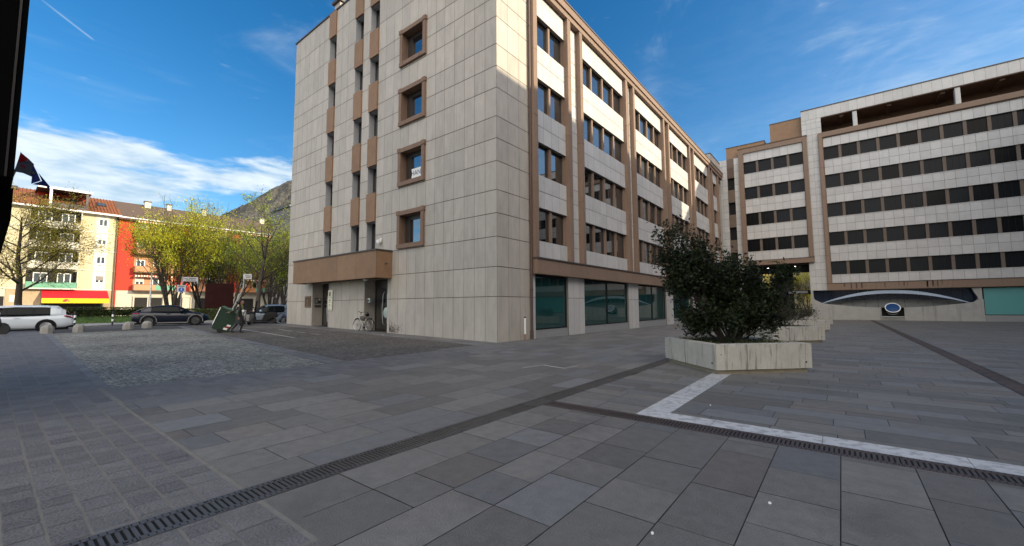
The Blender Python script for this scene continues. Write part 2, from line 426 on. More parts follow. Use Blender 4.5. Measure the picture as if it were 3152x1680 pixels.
for i in range(26):
    f0, f1 = i/26, (i+1)/26-.0012
    for a, b in ((0, .48), (.5, 1)):
        pt = lambda f, s: (-20+20.3*f, (-5.95-1.45*f)*(1-s)+(-5.68-1.17*f)*s)
        q = [pt(f0, a), pt(f1, a), pt(f1, b), pt(f0, b)]
        bm_.add([(x, y, gz(x, y)+.004) for x, y in q], [(0, 1, 2, 3)], rnd.choice((0, 0, 1)))
for i in range(30):
    f0, f1 = i/30, (i+1)/30-.002
    pt = lambda f, s: (-17.8+18.1*f, -11.2-.44*f-(0 if s == 0 else .13+.06*(1-f)))
    q = [pt(f0, 1), pt(f1, 1), pt(f1, 0), pt(f0, 0)]; bm_.add([(x, y, gz(x, y)+.004) for x, y in q], [(0, 1, 2, 3)], 0)
tag(bm_.build('border_paving', [slabB, slabM], fix=False), kind='structure')
sheet('painted_line', [[(-15.7, -4.12), (-15.7, -4.2), (-7.9, -4.62), (-7.9, -4.54)], [(-13.6, -2.85), (-13.6, -2.93), (-11.8, -2.98), (-11.8, -2.9)],
                       [(-11.2, -2.95), (-11.2, -3.02), (-10.2, -3.05), (-10.2, -2.98)], [(-9.6, -3.0), (-9.6, -3.06), (-8.6, -3.08), (-8.6, -3.02)],
                       [(9.9, 33.0), (9.9, 32.9), (13.2, 31.5), (13.2, 31.6)]], lineM, .008)
pm2 = MB(); mm = MB()
for i in range(3):
    for k in range(64):
        f0, f1 = k/64, (k+1)/64-.0006; pt = lambda f, s: (-20+20.1*f, -11.80+(s/3)*(.66-.48*f))
        if True:
            q = [pt(f0, i+.04), pt(f1, i+.04), pt(f1, i+.96), pt(f0, i+.96)]; pm2.add([(x, y, gz(x, y)+.003) for x, y in q], [(0, 1, 2, 3)], rnd.choice((0, 1)))
tag(pm2.build('sett_border', [paverM, paverP], fix=False), kind='structure')
xx = 8.9
while xx < 40:
    e = xx+(1.12 if xx > 8.9 else .95); mm.add([(xx+.002, -7.537, .006), (e-.002, -7.537, .006), (e-.002, -7.203, .006), (xx+.002, -7.203, .006)], [(0, 1, 2, 3)]); xx = e
yy = -7.2
for e in (-5.9, -4.6, -3.0):
    mm.add([(8.903, yy+.002, .006), (9.267, yy+.002, .006), (9.267, e-.002, .006), (8.903, e-.002, .006)], [(0, 1, 2, 3)]); yy = e
tag(mm.build('marble_strip', marble, fix=False), kind='structure')
# chalk marks on the slabs
sheet('chalk_mark', [[(5.05, -5.0), (5.07, -5.02), (5.2, -4.3), (5.18, -4.3)], [(5.2, -4.3), (5.2, -4.34), (5.9, -4.5), (5.9, -4.46)], [(5.9, -4.5), (5.92, -4.5), (5.98, -3.95), (5.96, -3.95)]], white, .0075)


def drain(name, x0, x1, y0, y1, along, label, pitch=.042):
    o = empty(name, ((x0+x1)/2, y0, 0) if along == 'y' else (x0, (y0+y1)/2, 0), 0, label, 'drain', 'slotted drain channels in the paving')
    if along == 'y': P = lambda u, d, z: (d-o.location.x+(x0+x1)/2, u-y0, z+gz((x0+x1)/2, u)); a, b, w = y0, y1, x1-x0
    else: P = lambda u, d, z: (u-x0, d, z+gz(u, (y0+y1)/2)); a, b, w = x0, x1, y1-y0
    ch = MB(P); gr = MB(P)
    n = max(1, int((b-a)/6))
    for q in range(n):
        ch.quad((a+(b-a)*q/n, -w/2, -.002), (a+(b-a)*(q+1)/n, -w/2, -.002), (a+(b-a)*(q+1)/n, w/2, -.002), (a+(b-a)*q/n, w/2, -.002))
    ch.build('channel', irond, o, fix=False)
    u = a; seg = .5; s0 = w*.30
    while u < b-.05:
        e = min(u+seg, b); tn = rnd.random()
        gr.box(u+.003, e-.003, -w/2, -s0, -.001, .007, 0, tn); gr.box(u+.003, e-.003, s0, w/2, -.001, .007, 0, tn)
        v = u+.003
        while v < e-.02:
            gr.box(v, v+pitch*.55, -s0, s0, -.001, .005, 0, tn)
            for sg in (-1, 1):
                gr.box(v+pitch*.2, v+pitch*.36, sg*(s0+.012) if sg > 0 else -(w/2-.012), sg*(w/2-.012) if sg > 0 else -(s0+.012), .007, .0078, 1, tn)
            v += pitch
        gr.box(e-.06, e-.04, w/2-.04, w/2-.02, .007, .0079, 1); gr.box(e-.06, e-.04, -w/2+.02, -w/2+.04, .007, .0079, 1)
        u = e
    gr.build('grate', [iron2 if along == 'y' and x0 < 10 else iron, irond], o)


drain('drain_channel', 7.25, 7.57, -14.5, 12, 'y', 'long rusty drain grate running diagonally from the bottom left corner to the nearest planter')
drain('drain_channel', 7.58, 15.0, -7.86, -7.54, 'x', 'rusty drain grate with dark slots along the front of the white marble strip')
drain('drain_channel', 13.45, 13.77, -7.0, 44.0, 'y', 'far drain line running from the right edge to the round porthole window', .09)
# small white litter
for i, (x, y, r, lb) in enumerate(((10.71, -9.45, .011, 'white bottle cap on a slab below the drain beside the marble strip'), (10.16, -10.4, .010, 'white cap on the slabs near the bottom edge'),
                                   (-6.49, -1.02, .03, 'small white crumpled scrap on the pavement near the soot stain'), (9.6, -6.4, .009, 'tiny white scrap on the slabs just behind the marble strip'))):
    m_ = MB(); m_.lathe([(r*.3, .014), (r, .010), (r, 0)], (0, 0, 0), n=10); o = m_.build('litter', white); o.location = (x, y, gz(x, y)+.006); tag(o, lb, 'litter', 'litter scraps on the paving')
# street
sheet('road', [[(-31, -200), (-22.9, -200), (-22.9, 200), (-31, 200)], [(-22.9, -200), (-20.5, -200), (-20.5, 200), (-22.9, 200)]], asphalt, -.002)
mb = MB()
kp = [(-26.6, -40), (-26.6, -12.5), (-28.6, -9.6), (-30.6, -7.5), (-32, -6.0), (-32, 200)]
mb.prism(kp+[(-44, 200), (-44, -40)], .05, .345); tag(mb.build('sidewalk', walkM), kind='structure')
mb = MB()
for (a, b) in zip(kp[:-1], kp[1:]):
    dx, dy = b[0]-a[0], b[1]-a[1]; l = math.hypot(dx, dy); nx, ny = dy/l*.14, -dx/l*.14
    mb.prism([a, b, (b[0]+nx, b[1]+ny), (a[0]+nx, a[1]+ny)], .05, .350)
tag(mb.build('kerb', kerbM), kind='structure')
mb = MB(); gx = [-35.5, -38, -41, -44, -47, -50]; gh = [.36, .42, .52, .62, .70, .72]
for i in range(5):
    for j in range(20):
        y0, y1 = -40+j*4, -36+j*4
        mb.add([(gx[i], y0, gh[i]), (gx[i], y1, gh[i]), (gx[i+1], y1, gh[i+1]), (gx[i+1], y0, gh[i+1])], [(0, 1, 2, 3)])
mb.box(-50, -35.5, -40, 40, .0, .352)
for i in range(14000):
    x, y = rnd.uniform(-47, -35.6), rnd.uniform(-18, 6); h = .36+max(0, min(1, (-35.5-x)/11.5))*.34; a = rnd.uniform(0, 6.3); s = rnd.uniform(.03, .07)
    mb.add([(x, y, h-.01), (x+math.cos(a)*s, y+math.sin(a)*s, h-.01), (x+rnd.uniform(-.04, .04), y+rnd.uniform(-.04, .04), h+rnd.uniform(.05, .11))], [(0, 1, 2)])
tag(mb.build('lawn', grassM, fix=False), kind='structure')
sheet('far_street', [[(-85, -200), (-50, -200), (-50, 200), (-85, 200)]], walkM, .01)
# mountain
mtM = mat('wooded_slope', (0.080, 0.074, 0.060), .95, .42, .022, detail=12, tone=.9)
mb = MB(); N, K = 420, 110
base = Vector((11, -13)); 
def ridge(t):   # height of the crest along the bearing t (degrees from -x towards +y)
    pts = ((0, 60), (8, 130), (12, 215), (15.8, 335), (18, 385), (20.5, 440), (23.8, 510), (30, 640), (40, 760), (55, 600), (80, 300))
    for (a, h0), (b, h1) in zip(pts[:-1], pts[1:]):
        if a <= t <= b: return h0+(h1-h0)*(t-a)/(b-a)
    return 100
def sstepf(x, a, b):
    x = max(0, min(1, (x-a)/(b-a))); return x*x*(3-2*x)
vs = []
for i in range(N+1):
    t = 2+70*i/N
    for j in range(K+1):
        f = j/K; dist = 1900-1100*f; a = R(t)
        h = ridge(t)*(1-f)**.85*(1+.10*mnoise.noise(Vector((t*.25, f*5, 0)))*(f > .01))
        h += 16*mnoise.noise(Vector((t*.8, f*14, 3)))*min(1, f*8)*(1-f)+7*mnoise.noise(Vector((t*3.3, f*55, 9)))+5*rnd.random()*(f < .97)
        vs.append((11-math.cos(a)*dist, -13+math.sin(a)*dist, h-20*f+2))
mb.add(vs, [(i*(K+1)+j, i*(K+1)+j+1, (i+1)*(K+1)+j+1, (i+1)*(K+1)+j) for i in range(N) for j in range(K)]); mb.t = [rnd.random() for _ in mb.t]
tag(mb.build('hills', mtM, smooth=True), kind='structure')
# ------------------------------------------------------------------ main office building
main = empty('office_building', (0, 0, 0), 0, 'travertine clad office block in the middle with brown framed windows on its shaded end wall', 'office building')
PL = lambda u, d, z: (u, -d, z); PR = lambda u, d, z: (d, u, z)
TOP = 20.9
zc = [-.5, 1.91, 3.17, 4.45, 5.46, 6.46, 7.72, 8.72, 9.70, 10.98, 11.97, 12.97, 14.24, 15.17, 16.17, 17.77, 19.36, TOP]
uA, uB, uC = (-14.45, -13.61), (-11.31, -10.46), (-9.69, -8.83)
uxs = [-19.37, -18.64, -17.94, -17.26, -16.58, -15.89, -15.2, -14.45, -13.61, -12.9, -12.18, -11.31, -10.46, -9.69, -8.83, -8.15, -7.39, -6.72, -6.04, -5.33, -4.62, -3.95, -3.3, -2.62, -1.95, -1.31, -.67, 0]
FX = (-6.78, -4.65); FZ = [(14.34, 16.37), (11.05, 13.08), (7.78, 9.80), (4.50, 6.45)]
cols = [(19.17, TOP), (15.95, 17.57), (12.70, 14.38), (9.46, 11.13), (6.24, 7.88)]        # brown panels
gaps = [(17.57, 19.17), (14.38, 15.95), (11.13, 12.70), (7.88, 9.46), (4.43, 6.24)]      # narrow windows
DR = [(-15.78, -13.71), (-9.78, -7.62)]
holes = [(a+.2, b-.2, c+.2, e-.2) for a, b in [FX] for c, e in FZ]
holes += [(u[0], u[1], 4.43, TOP) for u in (uA, uB, uC)]+[(u[0], u[1], -.5, 3.05) for u in DR]
w = MB(PL); tiles(w, uxs, zc, holes)
for u in (uA, uB, uC):
    for z in gaps: reveal(w, u[0], u[1], z[0], z[1], .42, 2)
for z in FZ: reveal(w, FX[0]+.2, FX[1]-.2, z[0]+.2, z[1]-.2, .40, 3)
for u in DR: reveal(w, u[0], u[1], -.5, 3.05, .75, 0)
w.P = PR; ut = [0, .78, 1.58, 2.42]; tiles(w, ut, zc)
w.P = ident      # far sides of the block
w.quad((-19.37, 0, -.5), (-19.37, 2.42, -.5), (-19.37, 2.42, TOP), (-19.37, 0, TOP), 0)
w.quad((-19.37, 2.42, -.5), (-11, 2.42, -.5), (-11, 2.42, TOP), (-19.37, 2.42, TOP), 0); w.quad((-11, 2.42, 17.7), (-.0, 2.42, 17.7), (-.0, 2.42, TOP), (-11, 2.42, TOP), 0)
w.quad((-11, 2.42, -.5), (-11, 44, -.5), (-11, 44, 17.9), (-11, 2.42, 17.9), 0); w.quad((-11, 44, -.5), (0, 44, -.5), (0, 44, 17.9), (-11, 44, 17.9), 0)
tile_g = mat('grey_reveal', (0.33, 0.33, 0.335), .6, .08)
wall = w.build('wall', [tile, joint, tile_g, frameB], main)
ro = MB(); ro.box(-19.45, .06, -.06, 2.5, TOP, TOP+.09); ro.box(-11.1, -.2, 2.5, 44, 17.7, 17.95); ro.build('roof', coping, main)
ch = MB(); ch.box(-15.7, -15.0, .9, 1.6, TOP+.09, 22.75); ch.box(-15.85, -14.85, .75, 1.75, 22.75, 22.92, 1); ch.build('chimney', [tile, coping], main)
an = MB(); an.tube([(-1.2, 6.0, 17.9), (-1.2, 6.0, 20.6)], .03); an.tube([(-1.2, 5.6, 20.2), (-1.2, 6.6, 20.2)], .02); an.tube([(-1.2, 5.4, 20.5), (-1.2, 6.3, 20.35)], [.06, .16], 8, 1); an.build('antenna', [alu, steel], main)
for u in (uA, uB, uC):
    for a, b in cols:
        m_ = MB(PL); m_.box(u[0]+.01, u[1]-.01, -.4, .09, a+.01, b-.005); m_.build('panel', ochre, main)
    for a, b in gaps: window(PL, main, u[0], u[1], a, b, -.38, alu, glassD, .05)
for i, (a, b) in enumerate(FZ):
    m_ = MB(PL)
    m_.box(FX[0], FX[1], -.3, .13, a, a+.22); m_.box(FX[0]+.02, FX[1]-.02, -.3, .12, b-.22, b)
    m_.box(FX[0]+.01, FX[0]+.22, -.3, .11, a+.22, b-.22); m_.box(FX[1]-.22, FX[1]-.01, -.3, .11, a+.22, b-.22)
    m_.box(FX[0]-.03, FX[0]+.22, -.02, .14, b-.2, b+.02); m_.box(FX[1]-.22, FX[1]+.03, -.02, .14, b-.2, b+.02)
    o = m_.build('window', frameB, main)
    s = MB(PL); s.box(FX[0]+.2, FX[0]+.62, -.4, -.30, a+.2, b-.2); s.box(FX[0]+.62, FX[1]-.2, -.4, -.31, b-.45, b-.2); s.box(FX[0]+.62, FX[1]-.2, -.4, -.32, a+.2, a+.26); s.build('casement', alu, o)
    g_ = MB(PL); g_.quad((FX[0]+.6, -.35, a+.22), (FX[1]-.2, -.35, a+.22), (FX[1]-.2, -.35, b-.42), (FX[0]+.6, -.35, b-.42)); g_.build('pane', glassD, o)
sg = MB(PL); sg.box(-6.25, -4.87, -.34, -.33, 8.06, 8.72); sgo = sg.build('window_notice', white, main)
navy = mat('navy_letter', (0.03, 0.05, 0.12), .6, 0)
text('HAND', .36, Matrix.Translation((-5.66, .325, 8.46)) @ Matrix.Rotation(R(90), 4, 'X'), navy, main)
# canopy over the doors
c = MB(PL)
us = [-16.4, -14.62, -12.81, -10.97, -9.12, -7.25]
for a, b in zip(us[:-1], us[1:]): c.box(a+.006, b-.006, .93, .98, 3.0, 4.40, 0)
c.box(us[0], us[0]+.05, 0, .925, 3.0, 4.40, 0); c.box(us[-1]-.05, us[-1], 0, .925, 3.0, 4.40, 0)
c.box(us[0]+.06, us[-1]-.06, .01, .92, 3.02, 4.38, 2)
c.box(us[0]-.04, us[-1]+.04, .0, 1.03, 4.405, 4.48, 1)
cp = c.build('canopy', [ochre, coping, brownd], main, bevel=.008)
sp = MB(); sp.tube([(-7.25, -.42, 3.78), (-6.98, -.48, 3.72)], .035, 8); sp.build('spout', coping, cp)
lampM = mat('lamp_diffuser', (.7, .7, .68), .5, 0)
for x in (-15.2, -8.9):
    l_ = MB(); l_.lathe([(.02, -.10), (.13, -.06), (.16, 0)], (x, -.5, 3.0), n=14); l_.build('lamp', lampM, cp)
for i, (a, b) in enumerate(DR):
    d_ = MB(PL); d_.box(a, b, -.80, -.74, gz(a, 0), 3.05); d_.box(a, a+.09, -.74, -.69, gz(a, 0), 3.0); d_.box(b-.09, b, -.74, -.69, gz(a, 0), 3.0); d_.box(a+.09, b-.09, -.74, -.69, 2.55, 3.0)
    d_.box((a+b)/2-.04, (a+b)/2+.04, -.74, -.695, gz(a, 0), 2.55)
    do = d_.build('door', alu, main)
    gl = MB(PL); gl.quad((a+.09, -.715, gz(a, 0)+.08), (b-.09, -.715, gz(a, 0)+.08), (b-.09, -.715, 2.55), (a+.09, -.715, 2.55)); gl.build('pane', glassD, do)
    for s in (-1, 1):
        h = MB(PL); cx = (a+b)/2+s*.17; h.tube([(cx, -.69, .5), (cx+s*.03, -.62, .62), (cx+s*.08, -.6, 1.4), (cx+s*.03, -.62, 2.2), (cx, -.69, 2.35)], .022); h.build('handle', steel, do)
    k_ = MB(PL); k_.lathe([(.02, 0), (.30, 0), (.30, .03), (.02, .03)], ((a+b)/2+.2, -.60, 1.18), 'y', 28); k_.build('door_disc', steel, do)
# plates and boxes by the doors
brz = mat('bronze_plate', (0.16, 0.11, 0.075), .4, .2, metal=.4); lit = mat('cream_sign', (0.75, 0.70, 0.55), .5, .08)
p_ = MB(PL); p_.box(-16.70, -15.93, .0, .05, 1.50, 2.24, 0); p_.box(-16.62, -16.0, .05, .056, 1.58, 2.16, 1)
for q in ((-16.4, -16.25, 1.75, 2.05), (-16.42, -16.2, 1.62, 1.70)): p_.box(q[0], q[1], .056, .06, q[2], q[3], 0)
p_.build('name_plate', [brz, brownd], main)
PI = lambda u, d, z: (-15.78+d, u, z)
p_ = MB(PI); p_.box(.16, .58, 0, .02, 1.75, 2.12, 0); p_.box(.2, .34, .02, .026, 1.80, 2.05, 1); p_.box(.4, .54, .02, .026, 1.95, 2.08, 2); p_.box(.16, .58, 0, .03, 1.5, 1.65, 0); p_.build('intercom', [coping, steel, lit], main)
p_ = MB(PL); p_.box(-13.68, -13.14, .03, .05, 1.30, 2.55, 3)
for i, (z0, z1) in enumerate(((2.08, 2.5), (1.78, 2.04), (1.56, 1.76), (1.34, 1.53))):
    p_.box(-13.66, -13.20, .05, .06, z0, z1, 0); p_.box(-13.52, -13.36, .06, .063, z0+.1, z1-.06, 1 if i % 2 else 2)
    p_.box(-13.62, -13.26, .06, .062, z0+.03, z0+.05, 2)
p_.build('sign_board', [lit, ochre, coping, steel], main)
p_ = MB(PL); p_.box(-14.22, -13.74, -.69, -.68, 2.58, 2.92, 0); p_.box(-14.16, -13.8, -.68, -.677, 2.78, 2.86, 1); p_.build('paper_notice', [lit, coping], main)
p_ = MB(PL); p_.box(-9.74, -9.42, -.3, -.12, 1.76, 1.98); p_.box(-9.70, -9.46, -.12, -.115, 1.80, 1.92, 1); p_.build('keypad', [steel, coping], main)
p_ = MB(PL); p_.box(-8.34, -8.24, 0, .05, 5.05, 5.25); p_.box(-8.4, -8.18, .05, .22, 4.98, 5.14); p_.lathe([(.02, .0), (.09, .03), (.02, .12)], (-8.29, .13, 4.9)); p_.build('alarm_box', white, main)
soot = mat('soot_stain', (0.11, 0.088, 0.07), .95, .5, 6)
# ---- long side wing, facing the plaza
bays = [(2.83, 5.66, 2), (7.42, 13.50, 4), (15.2, 21.30, 4), (22.95, 29.0, 4), (30.75, 36.75, 4), (38.5, 41.1, 2)]
WZ = [(4.62, 6.24), (7.86, 9.49), (11.14, 12.73), (14.44, 15.99)]
PD = .28
strips = [(5.66, 7.42), (13.5, 15.2), (21.3, 22.95), (29.0, 30.75), (36.75, 38.5)]
for a, b in strips:
    sw = MB(PR); tiles(sw, [a+.42, b-.39], [3.75, 4.62, 5.45, 6.24, 7.05, 7.86, 8.68, 9.49, 10.3, 11.14, 11.95, 12.73, 13.6, 14.44, 15.2, 15.99, 17.2]); sw.build('strip_wall', [tileW, jointW], main)
for a, b, n in bays:
    k = int(round((b-a)/.74)); ul = rng(a, b, k)
    for zz in ([3.75, 4.62], [6.24, 7.05, 7.86], [9.49, 10.31, 11.14], [12.73, 13.58, 14.44], [15.99, 17.2]):
        s_ = MB(PR); tiles(s_, ul, zz, (), .06); s_.box(a, b, -.12, .035, zz[0], zz[-1], 1)
        s_.box(a, b, .035, .075, zz[0]-.001, zz[0]+.03, 0); s_.build('spandrel', [tileW, jointW], main)
    for z0, z1 in WZ:
        pw = (b-a)/n
        for i in range(n):
            window(PR, main, a+i*pw+(.08 if i else 0), a+(i+1)*pw-(.08 if i < n-1 else .10), z0, z1, -.17, alu, glassD, .06)
        for i in range(1, n): mm_ = MB(PR); mm_.box(a+i*pw-.08, a+i*pw+.08, -.3, -.02, z0, z1); mm_.build('mullion', brown, main)
        mm_ = MB(PR); mm_.box(b-.10, b, -.3, -.03, z0, z1); mm_.build('jamb', brown, main)
        mm_ = MB(PR); mm_.box(a, b, -.32, -.29, z0-.1, z1+.1); mm_.build('backing', void, main)
for x0, x1 in [(2.42, 2.83)]+[p for a, b in strips for p in ((a, a+.42), (b-.39, b))]+[(41.1, 41.55)]:
    p_ = MB(PR)
    for z0, z1 in ((3.75, 7.3), (7.3, 10.6), (10.6, 13.9), (13.9, 17.2)):
        p_.box(x0, x1-.09, -.1, PD, z0+.008, z1-.008, 0); p_.box(x1-.09, x1, -.1, PD-.07, z0+.012, z1-.012, 0)
    p_.box(x0+.01, x1-.1, -.1, PD-.02, 3.75, 17.2, 1); p_.build('pilaster', [brown, brownd], main)
cr = MB(PR)
for a, b in zip(rng(2.42, 43.6, 14)[:-1], rng(2.42, 43.6, 14)[1:]):
    cr.box(a+.004, b-.004, -.1, PD+.02, 17.2, 17.82, 0); cr.box(a+.004, b-.004, -.1, PD+.10, 17.5, 17.9, 0)
cr.box(2.42, 43.6, -.3, PD+.14, 17.9, 17.98, 1); cr.build('cornice', [brown, coping], main)
bd_ = MB(PR); ub = [2.45, 4.35, 5.55, 7.45, 9.7, 11.2, 13.6, 15.3, 17.4, 19.6, 21.4, 23.2, 25.5, 27.6, 29.8, 32, 34, 36, 38.5, 41, 43.6]
for a, b in zip(ub[:-1], ub[1:]): bd_.box(a+.005, b-.005, -.1, .33, 3.0, 3.70, 0)
bd_.box(2.46, 43.6, -.1, .32, 3.02, 3.69, 1); bd_.box(2.43, 43.6, -.1, .38, 3.70, 3.77, 2); bd_.build('band', [brown, brownd, coping], main)
piers = [(2.42, 2.74), (5.73, 7.49), (13.61, 15.36), (21.31, 23.1), (29.05, 30.8), (36.8, 38.5), (42.2, 43.6)]
for a, b in piers:
    pr_ = MB(PR); tiles(pr_, rng(a, b, 3 if b-a > 1 else 1), [-.5, 1.91, 3.0], (), .02); pr_.box(a, b, -.5, .0, -.5, 3.0, 1); pr_.build('pier', [tileW, jointW], main)
for (a0, a), (b, b1) in zip(piers[:-1], piers[1:]):
    pp = MB(PR); pp.box(a, b, -.4, -.03, -.5, .33, 0); pp.box(a, b, -.4, -.02, .33, .37, 0); pp.build('plinth', greyst, main)
    n = 2 if b-a > 4 else 1; pw = (b-a)/n
    for i in range(n):
        wd = window(PR, main, a+i*pw, a+(i+1)*pw, .37, 2.96, -.12, blackM, glassT, .07, name='shop_window')
for (x, r, nm) in ((2.33, .055, 'downpipe'), ):
    p_ = MB(PR); p_.tube([(x, .10, -.1), (x, .10, 17.9)], .062, 10); p_.tube([(x, .10, -.1), (x, .10, .4)], .078, 10)
    for z in (2.2, 5.4, 8.6, 11.8, 15): p_.tube([(x, .10, z), (x, .10, z+.08)], .074, 10)
    p_.build('downpipe', copper, main, smooth=False)
for y in (14.35, 22.1):
    p_ = MB(PR); p_.tube([(y, .06, 3.7), (y, .06, 17.2)], .045, 8); p_.build('downpipe', brown, main)
# end tower behind the wing
tw = MB(PR); tiles(tw, rng(39.1, 44.0, 6), [17.0, 17.77, 18.6, 19.42], (), -.02)
tw.P = lambda u, d, z: (u, 39.1-d, z); tiles(tw, rng(-6, -.02, 8), [17.0, 17.77, 18.6, 19.42]); tw.P = ident; tw.box(-6.05, .02, 39.05, 44, 19.42, 19.5, 2)
tw.build('stair_tower', [tile, joint, coping], main)
bk = MB(PR); bk.box(2.5, 43.9, -.9, -.85, -.5, 17.8); bk.build('inner_wall', void, main)
vp = empty('vent_pipe', (.16, 1.72, 0), 0, 'short white standing pipe with rusty foot beside the corner of the travertine wall', 'pipe')
q = MB(); q.tube([(0, 0, .27), (0, 0, .98)], .045, 12); q.build('pipe', white, vp); q = MB(); q.tube([(0, 0, -.02), (0, 0, .27)], .047, 12); q.build('pipe_foot', mat('rust_paint', (.26, .15, .12), .8, .4, 12), vp)
q = MB(); q.tube([(0, 0, .98), (0, 0, 1.03)], .052, 12); q.build('pipe_cap', blackM, vp)
st = MB(PL)
for i in range(420):
    a = -7.45+abs(rnd.gauss(0, .55)); z = .17+abs(rnd.gauss(0, .22)); s = rnd.uniform(.008, .035)
    if a < -6.2 and z < .85: st.quad((a, .003, z), (a+s, .003, z), (a+s*.8, .003, z+s*2), (a+.01, .003, z+s*1.7))
st.build('soot_mark', soot, main, fix=False)
# ------------------------------------------------------------------ long office building across the back of the plaza
RY = 44.6
rb = empty('office_building', (0, RY, 0), 0, 'long pale office block across the back of the plaza with five rows of black windows', 'office building')
PB = lambda u, d, z: (u, -d, z)      # local to the empty
HR = [(4.75, 6.21), (7.95, 9.46), (11.17, 12.71), (14.45, 15.96), (17.68, 19.16)]
XE = 42.0
w = MB(PB)
tiles(w, [8.69, 9.15, 9.65, 10.15], rng(3.04, 20.9, 23), (), .0)
tiles(w, [8.69, 9.15, 9.6, 10.05, 10.52], [20.9, 21.6, 22.3, 22.73], (), .0); tiles(w, [8.69]+rng(9.42, XE, 45), [22.73, 23.9], (), .0)
w.box(8.69, XE, -5, -.03, 22.73, 23.88, 1); w.box(8.68, XE, -5.1, .06, 23.9, 23.99, 3)
w.box(8.69, 10.5, -5, -.02, 20.0, 22.73, 0)
tiles(w, [-.47, .1, .69], rng(-.5, 20.0, 24), (), 0.0); tiles(w, [1.48, 2.06], rng(-.5, 20.0, 24), (), 0.0)
w.box(-.5, 2.1, -5, -.2, 19.9, 20.06, 3)
w.box(2.6, 8.69, -.6, -.5, 6.2, 20.8, 1); w.box(10.15, XE, -.6, -.5, 3.0, 20.6, 1)
w.box(8.6, 8.69, -5, -.02, -.5, 6.2, 0)
w.build('wall', [tileW, jointW, tile, coping], rb)
# terrace under the top slab
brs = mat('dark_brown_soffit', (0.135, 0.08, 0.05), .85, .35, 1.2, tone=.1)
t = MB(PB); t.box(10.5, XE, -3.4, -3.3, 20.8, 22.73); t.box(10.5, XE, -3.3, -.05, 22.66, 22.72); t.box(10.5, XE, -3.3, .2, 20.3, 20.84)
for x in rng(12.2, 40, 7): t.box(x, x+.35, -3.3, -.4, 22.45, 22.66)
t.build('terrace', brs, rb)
for x in (13.3, 21.1, 28.9, 36.7):
    c = MB(PB); c.box(x, x+.4, -.75, -.12, 20.84, 22.66); c.build('column', tileW, rb, bevel=.06)
f = MB(PB)
f.box(10.15, 10.57, -.1, .30, 3.8, 20.85); f.box(10.57, XE, -.1, .30, 20.31, 20.85); f.box(10.62, XE, -.1, .22, 20.22, 20.31, 1)
f.box(10.2, 10.5, .3, .36, 3.8, 20.7)
for z in (6.9, 10.2, 13.5, 16.8): f.box(10.14, 10.58, -.1, .365, z, z+.02, 1)
f.box(2.06, 2.59, -.1, .30, 6.3, 20.85); f.box(8.69, 9.11, -.1, .30, 6.84, 20.85); f.box(2.59, 8.69, -.1, .30, 20.28, 20.85)
for z in (6.9, 10.2, 13.5, 16.8): f.box(2.05, 2.6, -.1, .31, z, z+.02, 1); f.box(8.68, 9.12, -.1, .31, z, z+.02, 1)
f.box(2.0, 9.15, -.1, .34, 20.85, 20.95, 1)
f.build('frame', [brown, brownd], rb)
b = MB(PB)
for a, e in zip(rng(10.15, XE, 10)[:-1], rng(10.15, XE, 10)[1:]): b.box(a+.005, e-.005, -.1, .34, 3.04, 3.76, 0)
b.box(10.15, XE, -.1, .30, 3.0, 3.8, 1); b.box(10.15, XE, -.1, .38, 3.77, 3.82, 2)
b.box(2.0, 9.14, -.1, .34, 6.25, 6.80, 0); b.box(2.0, 9.16, -.1, .38, 6.80, 6.85, 2)
for i in range(16):
    x = rnd.uniform(10.6, 19); b.box(x, x+rnd.uniform(.03, .14), .34, .343, 3.06+rnd.random()*.35, 3.76, 3)
b.build('band', [brown, brownd, coping, mat('dark_run_stain', (.105, .074, .055), .95, .3)], rb)


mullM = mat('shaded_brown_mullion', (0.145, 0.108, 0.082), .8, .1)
def rows(P, par, u0, n, rws, zcap, panes=True):
    pitch, ww = 1.585, 1.29
    e = u0+pitch*(n-1)+ww
    zs = [r for r in rws]
    spans = [(zcap[0], zs[0][0])]+[(zs[i][1], zs[i+1][0]) for i in range(len(zs)-1)]+[(zs[-1][1], zcap[1])]
    ul = [u0]+[u0+.77*k for k in range(1, int((e-u0)/.77))]+[e]
    for a, c in spans:
        s = MB(P); tiles(s, ul, [a, c] if c-a < 1.3 else [a, (a+c)/2, c], (), .10, .012, .016); s.box(u0, e, -.3, .07, a, c, 1); s.box(u0, e, .07, .13, c-.05, c, 0); s.build('spandrel', [tileW, jointW], par)
    for a, c in rws:
        for i in range(n):
            g = MB(P); x = u0+i*pitch; g.quad((x-.02, -.16, a), (x+ww+.02, -.16, a), (x+ww+.02, -.16, c), (x-.02, -.16, c))
            for q in (.42, .85): g.box(x+q, x+q+.02, -.16, -.145, a, c, 1)
            g.box(x, x+ww, -.16, -.14, c-.06, c, 1); g.build('window', [glassR, blackM], par)
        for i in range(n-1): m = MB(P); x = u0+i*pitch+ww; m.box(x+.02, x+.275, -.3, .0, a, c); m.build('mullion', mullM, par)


rows(PB, rb, 10.59, 12, HR, (3.82, 20.31))
rows(PB, rb, 2.6, 4, HR[1:], (6.84, 20.28))
